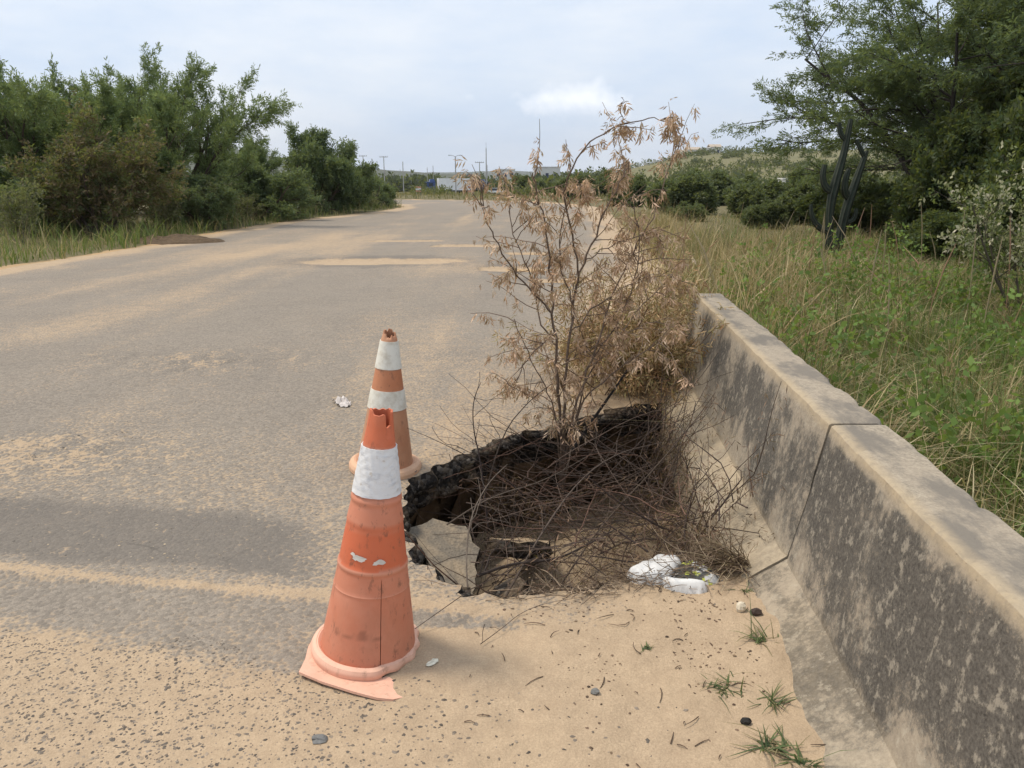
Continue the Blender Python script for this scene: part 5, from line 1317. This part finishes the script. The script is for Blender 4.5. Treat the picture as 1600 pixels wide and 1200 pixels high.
def truck(loc, rz, cabm, boxm, label, L=7.5):
    t = tag(empty('truck', loc, (0, 0, rz)), label, 'truck', 'vehicles on the highway')
    bx(t, 'chassis', (L / 2 - .5, 0, .85), (L + 2.0, 1.0, .25), M['tyre'])
    bx(t, 'cargo_box', (L / 2 + .4, 0, 2.35), (L, 2.5, 2.7), boxm)
    bx(t, 'cab', (-1.3, 0, 1.75), (2.0, 2.4, 2.3), cabm, .94); bx(t, 'roof_fairing', (-1.0, 0, 3.2), (1.3, 2.1, .6), cabm, .7)
    bx(t, 'windscreen', (-2.27, 0, 2.25), (.08, 2.0, .9), M['glass']); bx(t, 'side_window', (-1.4, -1.16, 2.25), (.9, .06, .75), M['glass'])
    bx(t, 'bumper', (-2.35, 0, .75), (.15, 2.35, .5), M['metal'])
    for x in (-1.4, L * .62, L * .80):
        for y in (-1.05, 1.05): wheel(t, x, y, .52, .32)
    return t
truck((-17.6, 187.0, HZ(-17)), R(14), M['truckblue'], M['whitepaint'], 'blue cab truck with white box on the far highway', 8.0)
truck((-8.0, 190.0, HZ(-8)), R(172), M['darkp'], M['darkp'], 'dark truck just right of the white box truck', 5.0)
def car(loc, rz, mat, label):
    t = tag(empty('car', loc, (0, 0, rz)), label, 'car', 'vehicles on the highway')
    bx(t, 'body', (0, 0, .62), (4.2, 1.75, .65), mat, .95); bx(t, 'cabin', (.1, 0, 1.2), (2.4, 1.6, .55), M['glass'], .75); bx(t, 'roof', (.1, 0, 1.49), (1.7, 1.25, .05), mat)
    for x in (-1.3, 1.3):
        for y in (-.8, .8): wheel(t, x, y, .32, .2)
car((-4.0, 184.5, HZ(-4)), .1, M['whitepaint'], 'white car on the highway below the tall pole')
car((1.2, 184.5, HZ(1)), .15, M['teal'], 'teal car on the highway right of the tall pole')
def pole(x, y, h, kind, label, r_=.14, z=None):
    z = tz(x, y) if z is None else z
    t = tag(empty('utility_pole', (x, y, z)), label, 'pole', 'poles along the highway')
    mb = MB(); mb.tube([(0, 0, -.3), (0, 0, h * .5), (0, 0, h)], [r_, r_ * .85, r_ * .65], 8); mb.build('pole_shaft', M['poleconc'], t, True, False)
    if kind == 'T':
        bx(t, 'crossarm', (0, 0, h - .25), (2.4, .14, .14), M['poleconc'])
        for q in (-1.05, -.5, .5, 1.05): bx(t, 'insulator', (q, 0, h - .05), (.10, .10, .25), M['metal'], .6)
    elif kind == 'L':
        for s in (-1, 1):
            mb = MB(); mb.tube([(0, 0, h - .1), (s * .5, 0, h + .15), (s * 1.0, 0, h + .22)], .05, 5); mb.build('lamp_arm', M['metal'], t, True, False)
            bx(t, 'lamp_head', (s * 1.25, 0, h + .22), (.7, .25, .14), M['metal'])
    elif kind == 'M':
        mb = MB(); mb.tube([(0, 0, h), (0, 0, h + 1.2)], .03, 5); mb.build('aerial', M['metal'], t, True, False)
    return t
pole(-12.9, 185, 9.0, 'L', 'twin headed street lamp left of centre, nearest of the far poles', .17)
pole(-5.85, 184, 10.8, 'M', 'tallest slender pole right of the street lamp', .15)
pole(-24.5, 182, 7.8, 'N', 'bare pole at the right tip of the left bushes', .13)
pole(-8.6, 215, 8.4, 'T', 'pole with crossarm between the street lamp and the tallest pole', .15)
pole(-44, 240, 10.5, 'T', 'crossarm pole farthest left above the verge bushes', .15)
pole(-36, 228, 10.0, 'T', 'crossarm pole second from the left above the verge bushes', .15)
pole(-7.5, 245, 7.8, 'N', 'thin bare pole just right of the crossarm pole', .12)
for i, (x, y, h) in enumerate([(-24.3, 232, 7.0), (-23, 236, 7.5), (-30, 240, 6.5), (-34, 246, 6.5)]):
    pole(x, y, h, 'N', ['left of the pair of thin bare poles before the far wood', 'right of the pair of thin bare poles before the far wood', 'thin bare pole left of the pair before the far wood', 'leftmost thin bare pole before the far wood'][i], .12)
# orange roadwork panels by the bend
for x, y, lab in ((-8.6, 74, 'orange and white roadwork panel left beyond the bend'), (-3.6, 70, 'pale orange roadwork panel beside the dry branches beyond the bend')):
    t = tag(empty('roadwork_panel', (x, y, tz(x, y))), lab, 'sign', 'roadwork panels beyond the bend')
    bx(t, 'panel', (0, 0, .52), (.5, .05, .5), M['signor']); bx(t, 'white_stripe', (0, -.035, .52), (.5, .02, .16), M['whitepaint'])
    for s in (-.2, .2): bx(t, 'leg', (s, .0, .14), (.06, .06, .30), M['metal'])
# buildings
def house(x, y, w_, d_, h_, roof, label, nw=3, z=None, storeys=1):
    z = tz(x, y) if z is None else z
    t = tag(empty('house', (x, y, z)), label, 'building', 'far buildings')
    bx(t, 'wall', (0, 0, h_ / 2 - .3), (w_, d_, h_ + .6), M['wallwhite'])
    if roof:
        mb = MB(); a = w_ / 2 + .4; b = d_ / 2 + .4; mb.add([(-a, -b, h_), (a, -b, h_), (a, b, h_), (-a, b, h_), (-a, 0, h_ + 1.3), (a, 0, h_ + 1.3)], [(0, 1, 5, 4), (2, 3, 4, 5)]); mb.build('roof', M['rooft'], t, False, False)
    else: bx(t, 'parapet', (0, 0, h_ + .2), (w_ + .3, d_ + .3, .3), M['wallwhite'])
    for s in range(storeys):
        for i in range(nw):
            if i == nw // 2 and s == 0: bx(t, 'door', (-w_ / 2 + (i + .5) * w_ / nw, -d_ / 2 - .03, 1.0), (1.0, .1, 2.0), M['darkp'])
            else: bx(t, 'window', (-w_ / 2 + (i + .5) * w_ / nw, -d_ / 2 - .03, 1.5 + s * 2.8), (1.1, .1, 1.1), M['glass'])
    return t
house(-2.2, 262, 6.2, 6, 2.9, False, 'white flat roofed building left of the dry bush on the skyline', 3, .9, 1)
house(11.5, 268, 8.5, 7, 3.7, False, 'wider white building behind the dry branches on the skyline', 3, .9, 1)
for i, (u_, w_, h_, rf) in enumerate([(1062, 5, 2.6, True), (1080, 6, 3.0, True), (1098, 5, 2.8, False), (1113, 5, 3.2, True)]):
    y = 392; x = (u_ - 800) / 1220 * y * .967
    house(x, y, w_, 6, h_, rf, ['leftmost small house on the hill ridge', 'second small house from the left on the hill ridge', 'flat roofed small house on the hill ridge', 'rightmost small house on the hill ridge'][i], 2)
house(52, 150, 4.2, 3, 1.8, False, 'low white hut at the foot of the hill left of the cactus', 2, tz(52, 150) + .2)
# low wall along the ridge
t = MB(); 
for i in range(12): t.box((20 + i * 5.2, 330 + i * 5, tz(20 + i * 5.2, 330 + i * 5) + .5), (4.9, .3, 1.1), None, R(44))
tag(t.build('ridge_wall', M['wallwhite'], None, False, False), 'pale boundary wall running up the hill ridge', 'wall')
# distant hills on the left
def hill(name, x0, x1, y, zf, depth, label=None):
    xs_ = np.linspace(x0, x1, 90); ts = np.linspace(0, 1, 26)
    Xh, Th = np.meshgrid(xs_, ts); crest = zf(Xh)
    Yh = y - depth + depth * 2 * Th; Zh = crest * np.sin(np.pi * Th) ** .8 + 6 * (fbm(Xh * .02, Yh * .02, 401) - .5) * np.sin(np.pi * Th) - 6
    nx = 90; i = np.arange(25)[:, None]; j = np.arange(89)[None]
    F = np.stack([i * nx + j, i * nx + j + 1, (i + 1) * nx + j + 1, (i + 1) * nx + j], -1).reshape(-1, 4)
    return tag(mesh_np(name, np.stack([Xh.ravel(), Yh.ravel(), Zh.ravel()], 1), F, M['hill'], None, None, True), kind='structure')
m = NT('wooded_hill'); pos = m.geo(); c = m.mix(m.noise(.05, pos, 8, .7), (.05, .065, .04), (.13, .125, .075)); m.principled(c, .95, m.noise(.08, pos, 6, .7), .8, 6); M['hill'] = m.m
hill('hills', -1500, -60, 1250, lambda x: 112 * sstep(-60, -1000, x) * (.8 + .4 * fbm(x * .006, x * 0, 411)) + 12, 420)
hill('far_hills', -900, 900, 2600, lambda x: 22 + 18 * (fbm(x * .004 + 3, x * 0, 413) - .3), 600)

# ================================================================== haze
HAZE = 0.00016
if HAZE:
    m = NT('haze_air'); vol = m.n('ShaderNodeVolumePrincipled', {'Color': (.86, .91, 1.0, 1), 'Density': HAZE, 'Anisotropy': .2})
    m.link(vol.outputs[0], m.out.inputs['Volume'])
    mb = MB(); mb.box((0, 2200, 90), (7600, 4800, 200)); hz = mb.build('haze', m.m, None, False, False); tag(hz, kind='stuff')
